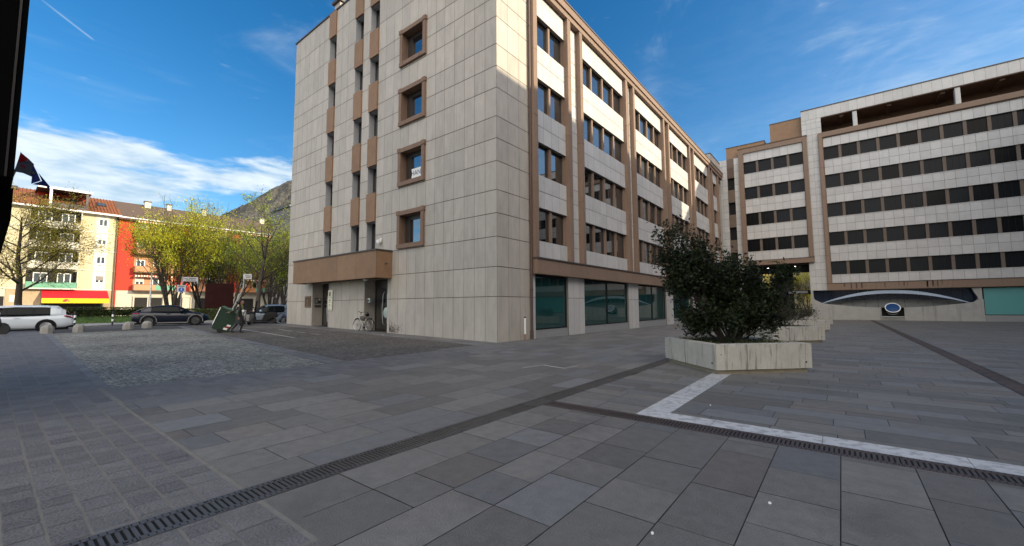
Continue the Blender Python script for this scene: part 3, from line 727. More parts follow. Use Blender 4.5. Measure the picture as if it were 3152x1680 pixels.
# window strip beside the frame
brs2 = mat('weathered_brown_panel', (.15, .105, .078), .8, .15, 3)
s = MB(PB); zz = 19.95; k = 0; s.box(.55, 1.6, -.62, -.5, -.5, 19.9, 0); s.box(.55, .685, -.6, -.025, -.5, 19.9, 0); s.box(1.485, 1.6, -.6, -.025, -.5, 19.9, 0)
segs = [(18.9, 19.95, 0), (17.5, 18.9, 2), (15.98, 17.5, 1), (14.37, 15.98, 0), (12.82, 14.37, 1), (11.2, 12.82, 0), (9.6, 11.2, 1), (8.0, 9.6, 0), (6.4, 8.0, 1), (4.8, 6.4, 0), (3.1, 4.8, 1), (-.4, 3.1, 0)]
for a, c, m in segs:
    s.box(.69, 1.48, -.5, (.04 if m != 1 else -.35), a+.01, c-.01, 0 if m == 2 else m)
    if m == 2:
        for i in range(14): s.box(.72, 1.45, .04, .07, a+.05+i*.095, a+.1+i*.095, 0)
s.build('stair_strip', [brs2, blackM], rb)
rv = MB(PB); rv.box(.58, 4.86, -4, -.55, 19.9, 21.63, 0); rv.box(4.8, 5.5, -4, -.6, 19.9, 21.2, 0); rv.box(5.5, 8.68, -4, -.6, 19.9, 23.45, 0)
rv.box(.55, 4.9, -4.05, -.5, 21.63, 21.7, 1); rv.box(5.46, 8.69, -4.05, -.55, 23.45, 23.52, 1); rv.build('roof_box', [ochre, coping], rb)
# passage under the small bay
p = MB(PB); p.box(2.06, 2.1, -16, -.02, -.5, 6.3, 0); p.box(8.62, 8.68, -16, -5, -.5, 6.3, 0); p.box(2.06, 8.7, -16, 0, 6.2, 6.24, 1)
p.build('passage', [concW, brownd], rb)
c = MB(PB); c.lathe([(.33, -.5), (.33, 6.2)], (5.8, -.9, 0), n=20); c.build('column', blackM, rb, smooth=False)
p = MB(PB); p.box(5.2, 6.85, -2.6, -2.45, -.4, 6.2, 0); p.box(2.1, 8.62, -2.6, -2.45, 2.72, 3.2, 0); p.box(6.3, 8.2, -2.45, -2.43, 2.82, 3.12, 1); p.box(2.1, 8.62, -2.6, -2.5, 5.3, 6.2, 0); p.box(3.0, 5.0, -2.45, -2.43, 2.8, 3.15, 1)
p.build('portal', [void, greyst], rb)
p = MB(PB); p.quad((6.85, -2.52, 3.2), (8.62, -2.52, 3.2), (8.62, -2.52, 5.3), (6.85, -2.52, 5.3)); p.build('pane', glassC, rb)
p = MB(PB); p.quad((2.1, -2.52, 3.2), (5.2, -2.52, 3.2), (5.2, -2.52, 5.3), (2.1, -2.52, 5.3)); p.build('pane', glassC, rb)
lampE = mat('lit_downlight', (1, 1, 1), .5, 0, emit=(1, .95, .85, 9))
for x, y in ((7.2, -1.2), (7.5, -2.0), (4.4, -1.6)):
    l_ = MB(PB); l_.lathe([(.07, 0), (.09, .06), (.10, .22)], (x, y, 5.97), n=12); l_.lathe([(.06, 0), (.06, .01)], (x, y, 5.955), n=12, mi=1); l_.build('downlight', [blackM, lampE], rb)
# sunken window of the basement hall: curved lip, arc beam, round porthole
ue, uc = (8.82, 21.3), 15.3
def lip(u):
    x = (u-uc)/6.3; return 1.12+.62*x*x
ul = rng(8.82, 21.3, 40)
w = MB(PB)
w.box(8.69, 8.82, -.6, .12, -.5, 3.03, 0)
poly = [(8.82, 3.03), (8.84, 2.25), (8.95, 2.0), (9.25, 1.82)]+[(u, lip(u)) for u in rng(9.6, 21.0, 30)]+[(21.28, 1.86), (21.30, 2.1), (21.12, 2.5), (20.95, 3.03)]
front = [(u, z) for u, z in poly]
for (a, za), (c, zc_) in zip(front[:-1], front[1:]):
    for h0, h1 in (((8.82, 14.45), 0), ((16.2, 21.6), 0)):
        x0, x1 = max(a, h0[0]), min(c, h0[1])
        if x1-x0 > .001 and c > a:
            f0, f1 = (x0-a)/(c-a), (x1-a)/(c-a); y0, y1 = za+(zc_-za)*f0, za+(zc_-za)*f1
            w.quad((x0, .12, -.5), (x1, .12, -.5), (x1, .12, y1), (x0, .12, y0), 0, .5)
    w.quad((a, .12, za), (c, .12, zc_), (c, -.15, zc_), (a, -.15, za), 0, .5)
w.add([(21.28, .12, 1.86), (21.6, .12, 1.9), (21.6, .12, 3.03), (20.95, .12, 3.03), (21.12, .12, 2.5), (21.30, .12, 2.1)], [(0, 1, 2, 3, 4, 5)], 0, .5)
w.box(21.3, 21.66, -.6, .12, -.5, 1.9, 0); w.box(14.45, 16.2, -.9, -.5, -.5, 1.15, 4); w.box(14.45, 16.2, -.9, -.05, -.5, .12, 0)
w.box(14.40, 14.46, -.1, .13, -.5, 1.12, 0); w.box(16.19, 16.25, -.1, .13, -.5, 1.12, 0)
w.build('basement_wall', [concW]*4+[blackM], rb)
navyg = glassmat('dark_blue_glass', (0.022, 0.032, 0.055), .08, 1.5); shadeM = mat('dark_zinc', (0.13, 0.135, 0.13), .55, .15, 2, metal=.2)
g = MB(PB)
for i in range(16): x = 8.82+i*.78; g.quad((x+.01, -.9, .9), (x+.77, -.9, .9), (x+.77, -.75, 3.1), (x+.01, -.75, 3.1), 0)
g.build('basement_glazing', navyg, rb)
g = MB(PB); nn = 10
for i in range(nn):
    a, c = 10.2+10.2*i/nn, 10.2+10.2*(i+1)/nn-.02
    q = lambda u: (1.75+.28*(1-((u-uc)/5.4)**2)); r_ = lambda u: lip(u)-.02
    g.quad((a, -.1, r_(a)), (c, -.1, r_(c)), (c, -.85, q(c)), (a, -.85, q(a)), 0)
g.build('zinc_apron', shadeM, rb)
arc = lambda u: 1.60+1.33*(1-((u-15.13)/5.62)**2)
g = MB(PB); us = rng(9.51, 20.75, 36)
for a, c in zip(us[:-1], us[1:]):
    ha, hc = .05+.30*(1-abs((a-15.13)/5.62)**2), .05+.30*(1-abs((c-15.13)/5.62)**2)
    v = [(a, .16, arc(a)-ha), (c, .16, arc(c)-hc), (c, .16, arc(c)), (a, .16, arc(a)), (a, -.1, arc(a)-ha), (c, -.1, arc(c)-hc), (c, -.1, arc(c)), (a, -.1, arc(a))]
    g.add(v, [(0, 1, 2, 3), (4, 7, 6, 5), (0, 4, 5, 1), (3, 2, 6, 7)], 0)
paleblue = mat('pale_blue_beam', (0.38, 0.46, 0.58), .5, .08)
g.build('arc_beam', paleblue, rb)
ph = empty('porthole', (15.32, -.42, 1.12)); ph.parent = rb; ph.rotation_euler = (R(52), 0, 0)
g = MB(); g.lathe([(.5, -.55), (.60, -.1), (.61, 0), (.54, .0), (.54, -.06), (.02, -.06)], (0, 0, 0), n=40); g.build('porthole_rim', white, ph)
g = MB(); g.lathe([(.535, -.03), (.01, -.025)], (0, 0, 0), n=40); g.build('porthole_pane', glassmat('blue_pane', (.02, .06, .16), .05, 1.5), ph)
g = MB(); g.lathe([(.3, -.75), (.56, -.35), (.598, -.12), (.612, -.1)], (0, 0, 0), n=40); g.build('porthole_body', blackM, ph)
g = MB(PB); g.box(14.46, 16.19, .02, .16, .16, .22); g.build('rail', steel, rb)
window(PB, rb, 21.66, 30.0, .40, 3.0, -.05, blackM, glassmat('frosted_teal', (0.10, 0.30, 0.29), .28, 1.45), .06, name='shop_window')
window(PB, rb, 30.2, 41.0, .40, 3.0, -.05, blackM, MATS['frosted_teal'], .06, name='shop_window')
g = MB(PB); g.box(21.66, XE, -.4, -.02, -.5, .40); g.build('plinth', greyst, rb)
g = MB(PB); g.box(9, XE, -14.1, -14, -.5, 2.6); g.box(9, XE, -14, -13.9, 2.6, 23); g.box(XE-.1, XE, -14, -.1, -.5, 23.9); g.box(8.7, XE, -14, -5, 23.5, 23.9); g.box(-.4, 2.06, -14, -13.9, -.5, 19.9); g.box(-.4, 8.7, -14, -13.9, 6.2, 20); g.build('rear_wall', tile, rb)
# ------------------------------------------------------------------ matching wing on the right of the plaza (seen in the glass, shades the plaza)
WX = 29.7
wg = empty('office_building', (WX, 41, 0), R(90), 'matching pale office wing on the right side of the plaza', 'office building')
PW = lambda u, d, z: (-u, d, z)      # u runs from the far end back towards the camera
o = MB(PW)
wl = 76.0
o.box(0, wl, -12, -.05, 20.8, 23.9, 0); o.box(0, wl, -12, -.35, -.5, 20.8, 1)
for a, c in ((3.0, 4.75), (6.21, 7.95), (9.46, 11.17), (12.71, 14.45), (15.96, 17.68), (19.16, 20.8)): o.box(0, wl, -.35, .1, a, c, 0)
for k in range(46): o.box(k*1.585+.3, k*1.585+.6, -.35, .02, 4.0, 20.8, 2)
o.box(0, wl, -.35, .3, 3.0, 3.8, 2); o.box(0, wl, -.36, -.2, -.5, 3.0, 3)
o.build('wall', [tileW, blackM, brown, greyst], wg)
# ------------------------------------------------------------------ dark overhang beside the camera
dk = empty('overhanging_building', (3.4, -13.075, 3.1), 0, 'black overhanging corner of a building at the left edge of the photo', 'building')
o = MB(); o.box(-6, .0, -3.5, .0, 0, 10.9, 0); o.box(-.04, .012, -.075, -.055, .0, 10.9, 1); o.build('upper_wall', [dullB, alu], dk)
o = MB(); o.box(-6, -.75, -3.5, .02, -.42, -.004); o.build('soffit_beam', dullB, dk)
for x, y in ((-1.2, -2.6), (-5.2, -2.6)):
    o = MB(); o.box(x-.3, x+.3, y-.3, y+.3, -3.6, .0); o.build('column', concW, dk)
fl = empty('flag', (-1.43, -12.9, 5.19), 0, 'dark blue flag with a yellow star hanging at the left edge of the photo', 'flag')
fb = mat('flag_blue', (0.07, 0.10, 0.42), .7, .15, 4, trans=.25); fg = mat('flag_slate', (0.17, 0.18, 0.23), .7, .1, 4, trans=.2); fr_ = mat('flag_red', (0.55, 0.02, 0.03), .7, .1, trans=.2); fy = mat('flag_yellow', (0.75, 0.6, 0.05), .6, .05)
def pxy(u, v, dd=8.0):        # offline fit of the flag's outline on its own slanting plane
    return (u-30)/98*.61, (560-v)/110*.70
o = MB(); up3 = [(28, 452), (48, 470), (88, 515), (128, 560), (118, 568), (105, 556), (73, 552), (72, 530), (34, 515), (26, 512)]
def fpt(u, v, k=0.0):
    a, z = pxy(u, v); h = a*.02
    return (.10+a*.785, .0+a*.619, z-1.30+.0)
def foff(u, v): a = (u-30)/98; return .035*math.sin(a*9+v*.03)
def fq(ps, mi, off=0.0):
    vs = [];
    for u, v in ps: x, y, z = fpt(u, v); k = foff(u, v)+off; vs.append((x+k*.62, y-k*.78, z))
    o.add(vs, [tuple(range(len(vs)))], mi)
fq([(20, 446), (28, 452), (48, 470), (40, 478), (18, 482)], 2)
fq([(40, 478), (48, 470), (60, 485), (60, 505), (34, 515), (14, 512), (18, 482)], 1)
fq([(60, 485), (88, 515), (95, 540), (73, 552), (72, 530), (60, 520), (60, 505)], 0, .02); fq([(34, 515), (60, 505), (60, 520), (72, 530), (72, 525)], 1)
fq([(88, 515), (128, 560), (118, 568), (105, 556), (73, 552), (95, 540)], 0)
fq([(36, 490), (46, 498), (44, 503), (34, 494)], 2, .045)
sc = [(84+6*math.sin(2*math.pi*k/10)*(1 if k % 2 == 0 else .42), 520-6*math.cos(2*math.pi*k/10)*(1 if k % 2 == 0 else .42)) for k in range(10)]
fq(sc, 3, .06)
o.build('cloth', [fb, fg, fr_, fy], fl, fix=False)
o = MB(); o.tube([(-.45, -.16, -1.25), (-.15, -.06, -.85), (-.03, -.03, -.66)], .018, 8); o.build('pole', steel, fl)
# ------------------------------------------------------------------ houses across the street
HX = -85.0
creamM = mat('cream_render', (0.50, 0.44, 0.29), .9, .06, .6); paleM = mat('pale_render', (0.60, 0.57, 0.48), .9, .05, .6)
redM = mat('red_render', (0.45, 0.036, 0.018), .9, .05, .6); pinkM = mat('salmon_render', (0.50, 0.24, 0.13), .9, .07, .8)
orangeM = mat('orange_render', (0.46, 0.19, 0.07), .9, .07, .8)
stoneM = mat('pale_stone', (0.46, 0.42, 0.33), .9, .12, 1.2); stoneB = mat('tan_ashlar', (0.36, 0.27, 0.17), .9, .25, 1.5)
roofR = mat('terracotta_roof', (0.22, 0.075, 0.032), .9, .3, 3); roofB = mat('brown_roof', (0.105, 0.072, 0.055), .9, .12, 1.5)
awnR = mat('red_awning', (0.50, 0.003, 0.012), .8, .06, 2); awnY = mat('yellow_valance', (0.66, 0.43, 0.008), .8, .06, 2); awnD = mat('maroon_mark', (.25, .04, .03), .8, 0)
shut = mat('grey_shutter', (0.22, 0.20, 0.19), .8, .1); gglass = glassmat('house_glass', (0.06, 0.075, 0.09), .05, 1.5); greenM = mat('green_balcony_panel', (0.12, 0.30, 0.20), .7, .12)
yellowM = mat('yellow_render', (0.62, 0.48, 0.12), .9, .1, .8)
PH = lambda u, d, z: (d, u, z)


def hwin(par, u0, u1, z0, z1, d=.0, shutter=0.0, split=True):
    o = window(PH, par, u0, u1, z0, z1, d+.03, white, gglass, .11, split)
    if shutter:
        m = MB(PH); m.box(u0+.08, u1-.08, d+.07, d+.09, z1-(z1-z0)*shutter, z1-.05); m.build('shutter', paleM if shutter < .6 else shut, o)
    m = MB(PH); m.box(u0-.08, u1+.08, d, d+.14, z0-.09, z0); m.build('sill', white, o)
    return o


FL = [4.6, 7.8, 11.0, 14.1, 17.2]
cr_ = empty('apartment_house', (HX, 0, .2), 0, 'cream apartment house with an orange tiled roof and a red and yellow shop awning', 'house')
PHl = lambda u, d, z: (d, u, z-.2)
PH = PHl
w = MB(PH)
w.box(-40, .15, -12, 0, 4.6, 17.2, 0); w.box(-2.5, -.95, 0, .02, 4.6, 17.2, 1)
for z in FL[:-1]: w.box(-40, .15, 0, .10, z-.06, z+.06, 1)
w.box(-40, .15, 0, .35, 17.0, 17.2, 1); w.box(-40, .15, -12, -.02, .2, 4.54, 2)
for a, c in ((-11.4, -8.6), (-40, -16)): w.box(a, c, -.0, .06, .2, 4.5, 3)
w.box(-.9, .15, 0, .06, .2, 4.5, 3); w.box(-8.9, -7.9, 0, .08, .2, 4.5, 3)
w.box(-15.9, -11.5, 0, .04, .6, 3.4, 4); w.box(-7.8, -1, 0, .04, .2, 2.6, 4); w.box(-11.0, -10.2, .06, .09, 2.6, 3.6, 1)
w.build('wall', [creamM, paleM, stoneM, stoneB, void], cr_)
ro = MB(PH)
ro.add([(-40, .75, 17.25), (.45, .75, 17.25), (.45, -6, 20.9), (-40, -6, 20.9), (-40, -12.7, 17.25), (.45, -12.7, 17.25)], [(0, 1, 2, 3), (3, 2, 5, 4), (1, 5, 2)], 0)
for k in range(100): u = -40+k*.405; ro.tube([(u, .76, 17.30), (u, -6, 20.95)], .07, 5, 0)
ro.box(-40, .45, .70, .95, 17.05, 17.30, 1)
ro.build('roof', [roofR, white], cr_)
sk = MB(PH); sk.add([(-2.2, -2.4, 19.10), (-1.2, -2.4, 19.10), (-1.2, -3.6, 19.76), (-2.2, -3.6, 19.76)], [(0, 1, 2, 3)]); sk.add([(-2.3, -2.35, 19.07), (-1.1, -2.35, 19.07), (-1.1, -3.7, 19.8), (-2.3, -3.7, 19.8)], [(0, 1, 2, 3)], 1); sk.build('skylight', [gglass, alu], cr_)
te = MB(PH); te.box(-9.2, -3.2, -5, .5, 20.35, 20.55, 0); te.box(-9.2, -3.2, .5, .56, 20.25, 20.58, 1); te.box(-7.9, -7.6, .1, .35, 17.3, 20.4, 1); te.box(-3.9, -3.6, .1, .35, 17.3, 20.4, 2); te.box(-9, -3.4, -4.8, -4, 17.4, 20.4, 3)
te.box(-7.6, -3.9, .2, .28, 17.3, 18.2, 2); te.box(-7.4, -6, -3.95, -3.9, 18.2, 19.7, 4); te.box(-13, -11, -5, -4.6, 20.4, 20.9, 0); te.build('roof_terrace', [alu, white, coping, redM, paleM], cr_)
for z in FL[:-1]:
    lg = MB(PH); lg.box(-9.6, -4.25, -.0, .03, z+.15, z+2.85, 0); lg.box(-9.6, -4.25, .03, .9, z-.05, z+.12, 1); lg.box(-9.6, -4.25, .84, .9, z+.12, z+1.05, 2); lg.box(-4.3, -4.2, 0, .9, z+.1, z+2.9, 1)
    lg.build('balcony', [void, paleM, paleM if z != 4.6 else greenM], cr_)
    for a in (-8.9, -6.4): hwin(cr_, a, a+1.5, z+.9, z+2.5, .03)
for z, s in zip(FL[:-1], (.62, 0, .38, 0)):
    hwin(cr_, -2.2, -1.1, z+1.1, z+2.35, .02, s)
    for a in (-13.4, -17.5, -21): hwin(cr_, a, a+1.2, z+1.0, z+2.4, .0)
a_ = MB(PH); a_.add([(-7.9, .1, 4.45), (-.6, .1, 4.45), (-.5, 1.6, 3.15), (-7.9, 1.6, 3.15), (-.5, 1.62, 2.4), (-7.9, 1.62, 2.4)], [(0, 1, 2, 3)], 0); a_.add([(-.5, 1.6, 3.15), (-7.9, 1.6, 3.15), (-7.9, 1.64, 2.4), (-.5, 1.64, 2.4)], [(0, 1, 2, 3)], 1)
a_.add([(-7.9, .1, 4.45), (-7.9, 1.6, 3.15), (-7.9, 1.6, 2.4), (-7.9, .1, 2.4)], [(0, 1, 2, 3)], 2)
a_.add([(-5.72, 1.66, 2.62)]+[(-5.35+.38*math.cos(math.pi*(1-k/10)), 1.66, 2.62+.42*math.sin(math.pi*k/10)) for k in range(11)], [tuple(range(12))], 3)
a_.add([(-5.33, 1.668, 2.74), (-5.2, 1.668, 2.62), (-5.0, 1.668, 2.8)], [(0, 1, 2)], 1)
a_.build('awning', [awnR, awnY, awnD, awnD], cr_, fix=False)
for u in (.02, .35):
    d_ = MB(PH); d_.tube([(u, .14, .2), (u, .14, 17.0)], .09, 6); d_.build('downpipe', brownd if u < .2 else redM, cr_)

rh = empty('apartment_house', (HX, .45, .2), 0, 'red and salmon apartment house with balconies, white windows and a brown roof', 'house')
PH = lambda u, d, z: (d, u-.45, z-.2)
w = MB(PH)
EU = 40
w.box(.2, EU, -12, 0, 4.6, 17.2, 1); w.box(.2, EU, -12, -.02, .2, 4.6, 2)
for a, c in ((.2, 2.5), (8.3, 10.5), (16.4, 18.6), (24.4, 26.6), (32, 34)): w.box(a, c, 0, .06, 4.62, 16.6, 0)
w.box(18.6, 24.4, 0, .03, 4.62, 16.6, 3)
w.box(2.5, EU, 0, .04, 3.5, 3.8, 2)
for a, c in ((2.9, 4.6), (4.8, 6.6), (8.2, 9.6), (11.5, 13.5), (14, 16), (19, 21.5), (25, 27)): w.box(a, c, 0, .035, .3, 3.4, 4)
for a in (2.65, 6.7, 10.8, 13.7): w.box(a, a+.2, .035, .2, .2, 3.6, 2)
w.build('wall', [redM, pinkM, stoneM, orangeM, void], rh)
ro = MB(PH); ro.add([(.1, .85, 17.15), (EU, .85, 17.15), (EU, -6, 20.95), (.1, -6, 20.95), (.1, -12.8, 17.15), (EU, -12.8, 17.15)], [(0, 1, 2, 3), (3, 2, 5, 4), (0, 3, 4), (1, 5, 2)]); ro.box(.1, EU, .82, 1.0, 17.0, 17.18, 1); ro.box(.1, EU, 0, .85, 16.75, 16.95, 2); ro.build('roof', [roofB, white, brownd], rh)
for u, z, s in ((4.3, 20.6, .85), (7.6, 20.7, .65), (13.2, 20.7, .7), (24.0, 20.6, .8), (27.5, 20.7, .6)):
    c = MB(PH); c.box(u, u+s, -5.6, -5.6+s, z-1, z+.75, 0); c.box(u-.1, u+s+.1, -5.7, -5.5+s, z+.75, z+.95, 1); c.build('chimney', [paleM, coping], rh)
an = MB(PH); an.tube([(11.6, -5.8, 20.8), (11.6, -5.8, 23.6)], .05); an.tube([(11.2, -5.8, 23.5), (12.1, -5.8, 23.5)], .04); an.tube([(15.2, -5.6, 20.8), (15.2, -5.6, 22.6)], .05); an.lathe([(.05, .15), (.35, .05), (.45, 0)], (15.4, -5.5, 22.2), 'x', 14); an.build('aerial', [alu], rh)
for bi, (a, c) in enumerate(((2.5, 8.3), (10.5, 16.4), (18.6, 24.4), (26.6, 32))):
    for fi, z in enumerate(FL[:-1]):
        b = MB(PH); b.box(a, c, 0, 1.15, z-.12, z+.08, 2); e = c if fi else c
        b.box(a+.02, c-.02, 1.07, 1.13, z+.08, z+1.05, 0); b.box(a+.02, a+.08, .06, 1.07, z+.08, z+1.05, 0)
        if fi == 0: b.box(a+2.9, c-.1, 1.13, 1.15, z+.1, z+1.0, 1)
        b.box(a+.05, c-.05, 1.12, 1.16, z+1.05, z+1.10, 2); b.build('balcony', [pinkM if bi != 2 else orangeM, greenM, brownd], rh)
        hwin(rh, a+.3, a+1.45, z+.95, z+2.2, .0, (.5, 0, .85, 0)[fi])
        hwin(rh, a+2.6, a+4.3, z+.12, z+2.25, .0)
        if fi in (3, 2, 0) or bi:
            m = MB(PH); n = 14
            m.box(a+.1, c-.4, .1, 1.0, z+2.62, z+2.68, 1)
            for k in range(n): u = a+.1+(c-a-.5)*k/n; m.box(u, u+(c-a-.5)/n*.55, 1.0, 1.06, z+2.38, z+2.66, 0); m.box(u+(c-a-.5)/n*.55, u+(c-a-.5)/n, 1.0, 1.06, z+2.40, z+2.66, 1)
            m.build('awning', [lit, redM], rh)
g = empty('apartment_house', (-66, 27, .2), 0, 'grey modern block with dark windows showing beside the edge of the travertine wall', 'house')
w = MB(); w.box(-8, 0, -6.9, 12, 0, 19.5, 0); w.box(-8.2, .3, -7.2, 12, 19.5, 19.8, 1); w.box(0, .9, -6.9, 4, 15.0, 15.25, 1); w.box(0, .9, -6.9, 4, 11.8, 12.05, 1)
w.build('wall', [mat('grey_render', (.13, .14, .145), .85, .08), alu], g)
PG = lambda u, d, z: (d, u, z)
for z in (6, 9.2, 12.4, 15.6):
    for u in (-6.2, -3.4, -.6, 2.2): window(PG, g, u, u+1.5, z, z+2, .04, alu, gglass, .08)
yh = empty('house', (1.2, 76, -.2), R(-32), 'sunlit yellow house glimpsed through the passage under the office block', 'house')
w = MB(); w.box(-12, 0, -4, 14, 0, 13, 0); w.box(-12.5, .5, -4.5, 14.5, 13, 13.3, 1); w.build('wall', [yellowM, roofB], yh)
for z in (1.2, 4.4, 7.6, 10.4):
    for u in (-2.6, 0, 2.6, 5.2): window(PG, yh, u, u+1.2, z, z+1.6, .04, white, gglass, .1, True)
y2 = empty('house', (13, 84, -.2), R(-25), 'pale house behind the yellow one seen through the passage', 'house')
w = MB(); w.box(-9, 0, -8, 10, 0, 11, 0); w.build('wall', [creamM], y2)
for z in (1.2, 4.4, 7.6):
    for u in (-6, -3, 0, 3): window(PG, y2, u, u+1.2, z, z+1.6, .04, white, gglass, .1, True)

# ------------------------------------------------------------------ cars
tyreM = mat('tyre', (0.014, 0.014, 0.015), .8, .1); rimM = mat('alloy_rim', (0.55, 0.55, 0.56), .3, .03, metal=.8); rimD = mat('dark_alloy', (0.09, 0.09, 0.09), .35, .05, metal=.6)
carG = glassmat('car_glass', (0.006, 0.008, 0.009), .05, 1.22); redL = mat('tail_light', (0.30, 0.008, 0.012), .15, 0); whiteL = mat('head_light', (0.6, 0.62, 0.62), .12, 0); plateM = mat('plate', (0.72, 0.72, 0.7), .5, .05); trimG = mat('grey_trim', (.17, .165, .16), .6, .05)


def interp(tab, x):
    for (a, *va), (b, *vb) in zip(tab[:-1], tab[1:]):
        if a <= x <= b: t = (x-a)/(b-a) if b > a else 0; t = t*t*(3-2*t)*.4+t*.6; return [p+(q-p)*t for p, q in zip(va, vb)]
    return list(tab[-1][1:])


def loft(mb, tab, ring, xs, mi_fn=None):
    k = None; allv = []
    for x in xs:
        r = ring(x); r = r+[(-y, z) for y, z in reversed(r) if abs(y) > 1e-6]
        k = len(r); allv.append([(x, y, z) for y, z in r])
    vs = [p for r in allv for p in r]
    for i in range(len(xs)-1):
        for j in range(k):
            mb.m; f = (i*k+j, i*k+(j+1) % k, (i+1)*k+(j+1) % k, (i+1)*k+j)
    base = len(mb.v); mb.v += [mb.P(*p) for p in vs]
    for i in range(len(xs)-1):
        for j in range(k):
            mb.f.append([base+i*k+j, base+i*k+(j+1) % k, base+(i+1)*k+(j+1) % k, base+(i+1)*k+j]); mb.m.append(mi_fn(i, j, k) if mi_fn else 0); mb.t.append(.5)
    mb.f.append([base+j for j in range(k)]); mb.m.append(mi_fn(0, -1, k) if mi_fn else 0); mb.t.append(.5)
    mb.f.append([base+(len(xs)-1)*k+j for j in range(k)]); mb.m.append(0); mb.t.append(.5)


def car(label, group, paint, body, cabin, wheels, wr, W, rim=rimM, trim=None, pillars=(), tail=None, head=None, plate_z=.6, glass_split=None, spokes=5):
    """x forward, rear bumper at x = 0; body: (x, z bottom, z top, half width); cabin: (x, z base, z roof, half base, half roof)"""
    root = empty('parked_car', (0, 0, 0), 0, label, 'car', group)
    L_ = body[-1][0]
    m = MB(); xs = sorted(set([b[0] for b in body]+rng(0, L_, 34)))
    def ring(x):
        zb, zt, w = interp(body, x); h = zt-zb
        return [(0, zb), (w*.86, zb), (w*.97, zb+h*.12), (w, zb+h*.38), (w*.985, zb+h*.62), (w*.965, zb+h*.80), (w*.90, zb+h*.93), (w*.80, zt), (0, zt+.015)]
    loft(m, body, ring, xs); bo = m.build('body', paint, root, smooth=True)
    def cring(x):
        zb, zr, wb, w2 = interp(cabin, x); h = max(zr-zb, .005)
        return [(0, zb-.03), (wb, zb-.03), (wb*.99, zb+h*.12), (wb+(w2-wb)*.75, zb+h*.82), (w2*.96, zb+h*.94), (w2*.80, zr), (0, zr+.02)]
    x0, x1 = cabin[0][0], cabin[-1][0]; cxs = sorted(set([c[0] for c in cabin]+rng(x0, x1, 26)))
    gm = MB(); loft(gm, cabin, cring, cxs); gm.build('window', carG, root, smooth=False)
    def strip(xs_, j0, j1, name, off=.012, mt=paint):      # body coloured skin over part of the cabin
        s = MB(); rs = []
        for x in xs_:
            r = cring(x); zc_ = r[0][1]
            rr = []
            for y, z in r[j0:j1+1]: rr.append((y*(1+off*1.2)+(off if y > 0 else 0), z+off*.8))
            rs.append((x, rr))
        for sgn in ((1, -1) if name == 'pillar' else (0,)):
          if sgn: s = MB()
          for (xa, ra), (xb, rb_) in zip(rs[:-1], rs[1:]):
            for sgn2 in ((sgn,) if sgn else (1, -1)):
                for (ya, za), (yb, zb_), (yc, zcc), (yd, zd) in zip(ra[:-1], ra[1:], rb_[1:], rb_[:-1]): s.quad((xa, sgn2*ya, za), (xa, sgn2*yb, zb_), (xb, sgn2*yc, zcc), (xb, sgn2*yd, zd))
          s.build(name, mt, root, smooth=True)
    rx0, rx1 = glass_split; strip([x for x in cxs if rx0 <= x <= rx1], 3, 6, 'roof')
    for a, b in pillars: strip(rng(a, b, 3), 1, 4, 'pillar', .006, paint if b-a > .2 else blackM)
    for side in (1, -1):
        for wx in wheels:
            yo = side*(W/2-.11)
            m = MB(); m.lathe([(wr+.075, -.12), (wr+.075, .015)], (wx, side*(W/2-.015), wr), 'y', 26) if side > 0 else m.lathe([(wr+.075, -.015), (wr+.075, .12)], (wx, side*(W/2-.015), wr), 'y', 26)
            m.build('wheel_arch', blackM, root)
            if trim:
                m = MB(); n = 18; pts = [(wx+(wr+.085)*math.cos(math.pi*(-.06+1.12*k/n)), side*(W/2+.005), wr+(wr+.085)*math.sin(math.pi*(-.06+1.12*k/n))) for k in range(n+1)]; m.tube(pts, .028, 6); m.build('arch_trim', trim, root)
            wo = empty('wheel', (wx, yo, wr)); wo.parent = root
            m = MB(); m.lathe([(wr*.68, -.11), (wr*.97, -.11), (wr, -.07), (wr, .07), (wr*.97, .11), (wr*.68, .11)], (0, 0, 0), 'y', 30); m.build('tyre', tyreM, wo, smooth=False)
            m = MB(); ys = side*.105
            m.lathe([(wr*.60, -.02), (wr*.70, -.02), (wr*.72, .02), (wr*.6, .02)], (0, ys, 0), 'y', 30)
            m.lathe([(.02, -.02), (.075, -.02), (.075, .02), (.02, .02)], (0, ys, 0), 'y', 16)
            for k in range(spokes):
                a = 2*math.pi*k/spokes+.3
                for da in (-.13, .13): m.tube([(.05*math.cos(a), ys, .05*math.sin(a)), (wr*.66*math.cos(a+da), ys, wr*.66*math.sin(a+da))], [.022, .030], 5)
            m.lathe([(.01, 0), (wr*.66, 0)], (0, ys-side*.06, 0), 'y', 24, 1); m.build('rim', [rim, blackM], wo)
    if trim:
        for side in (1, -1):
            m = MB(); m.box(wheels[0]+wr+.1, wheels[1]-wr-.1, side*(W/2-.06)-.02, side*(W/2-.06)+.075*1, .20, .27) if side > 0 else m.box(wheels[0]+wr+.1, wheels[1]-wr-.1, side*(W/2-.06)-.075, side*(W/2-.06)+.02, .20, .27); m.build('side_trim', trim, root)
    m = MB(); m.box(.18, L_-.3, -W/2+.16, W/2-.16, .12, .34); m.build('underbody', blackM, root)
    m = MB(); m.box(-.015, .04, -.27, .27, plate_z, plate_z+.13); m.build('number_plate', plateM, root)
    m = MB(); m.box(-.03, .3, -W/2+.12, W/2-.12, .24, .36); m.build('bumper', trim or blackM, root)
    if tail:
        for s in (1, -1):
            m = MB(); m.add([(x, s*(y), z) for x, y, z in tail]+[(x+.10, s*(y-.10), z) for x, y, z in tail], [tuple(range(len(tail)))]+[(i, (i+1) % len(tail), len(tail)+(i+1) % len(tail), len(tail)+i) for i in range(len(tail))]); m.build('tail_light', redL, root)
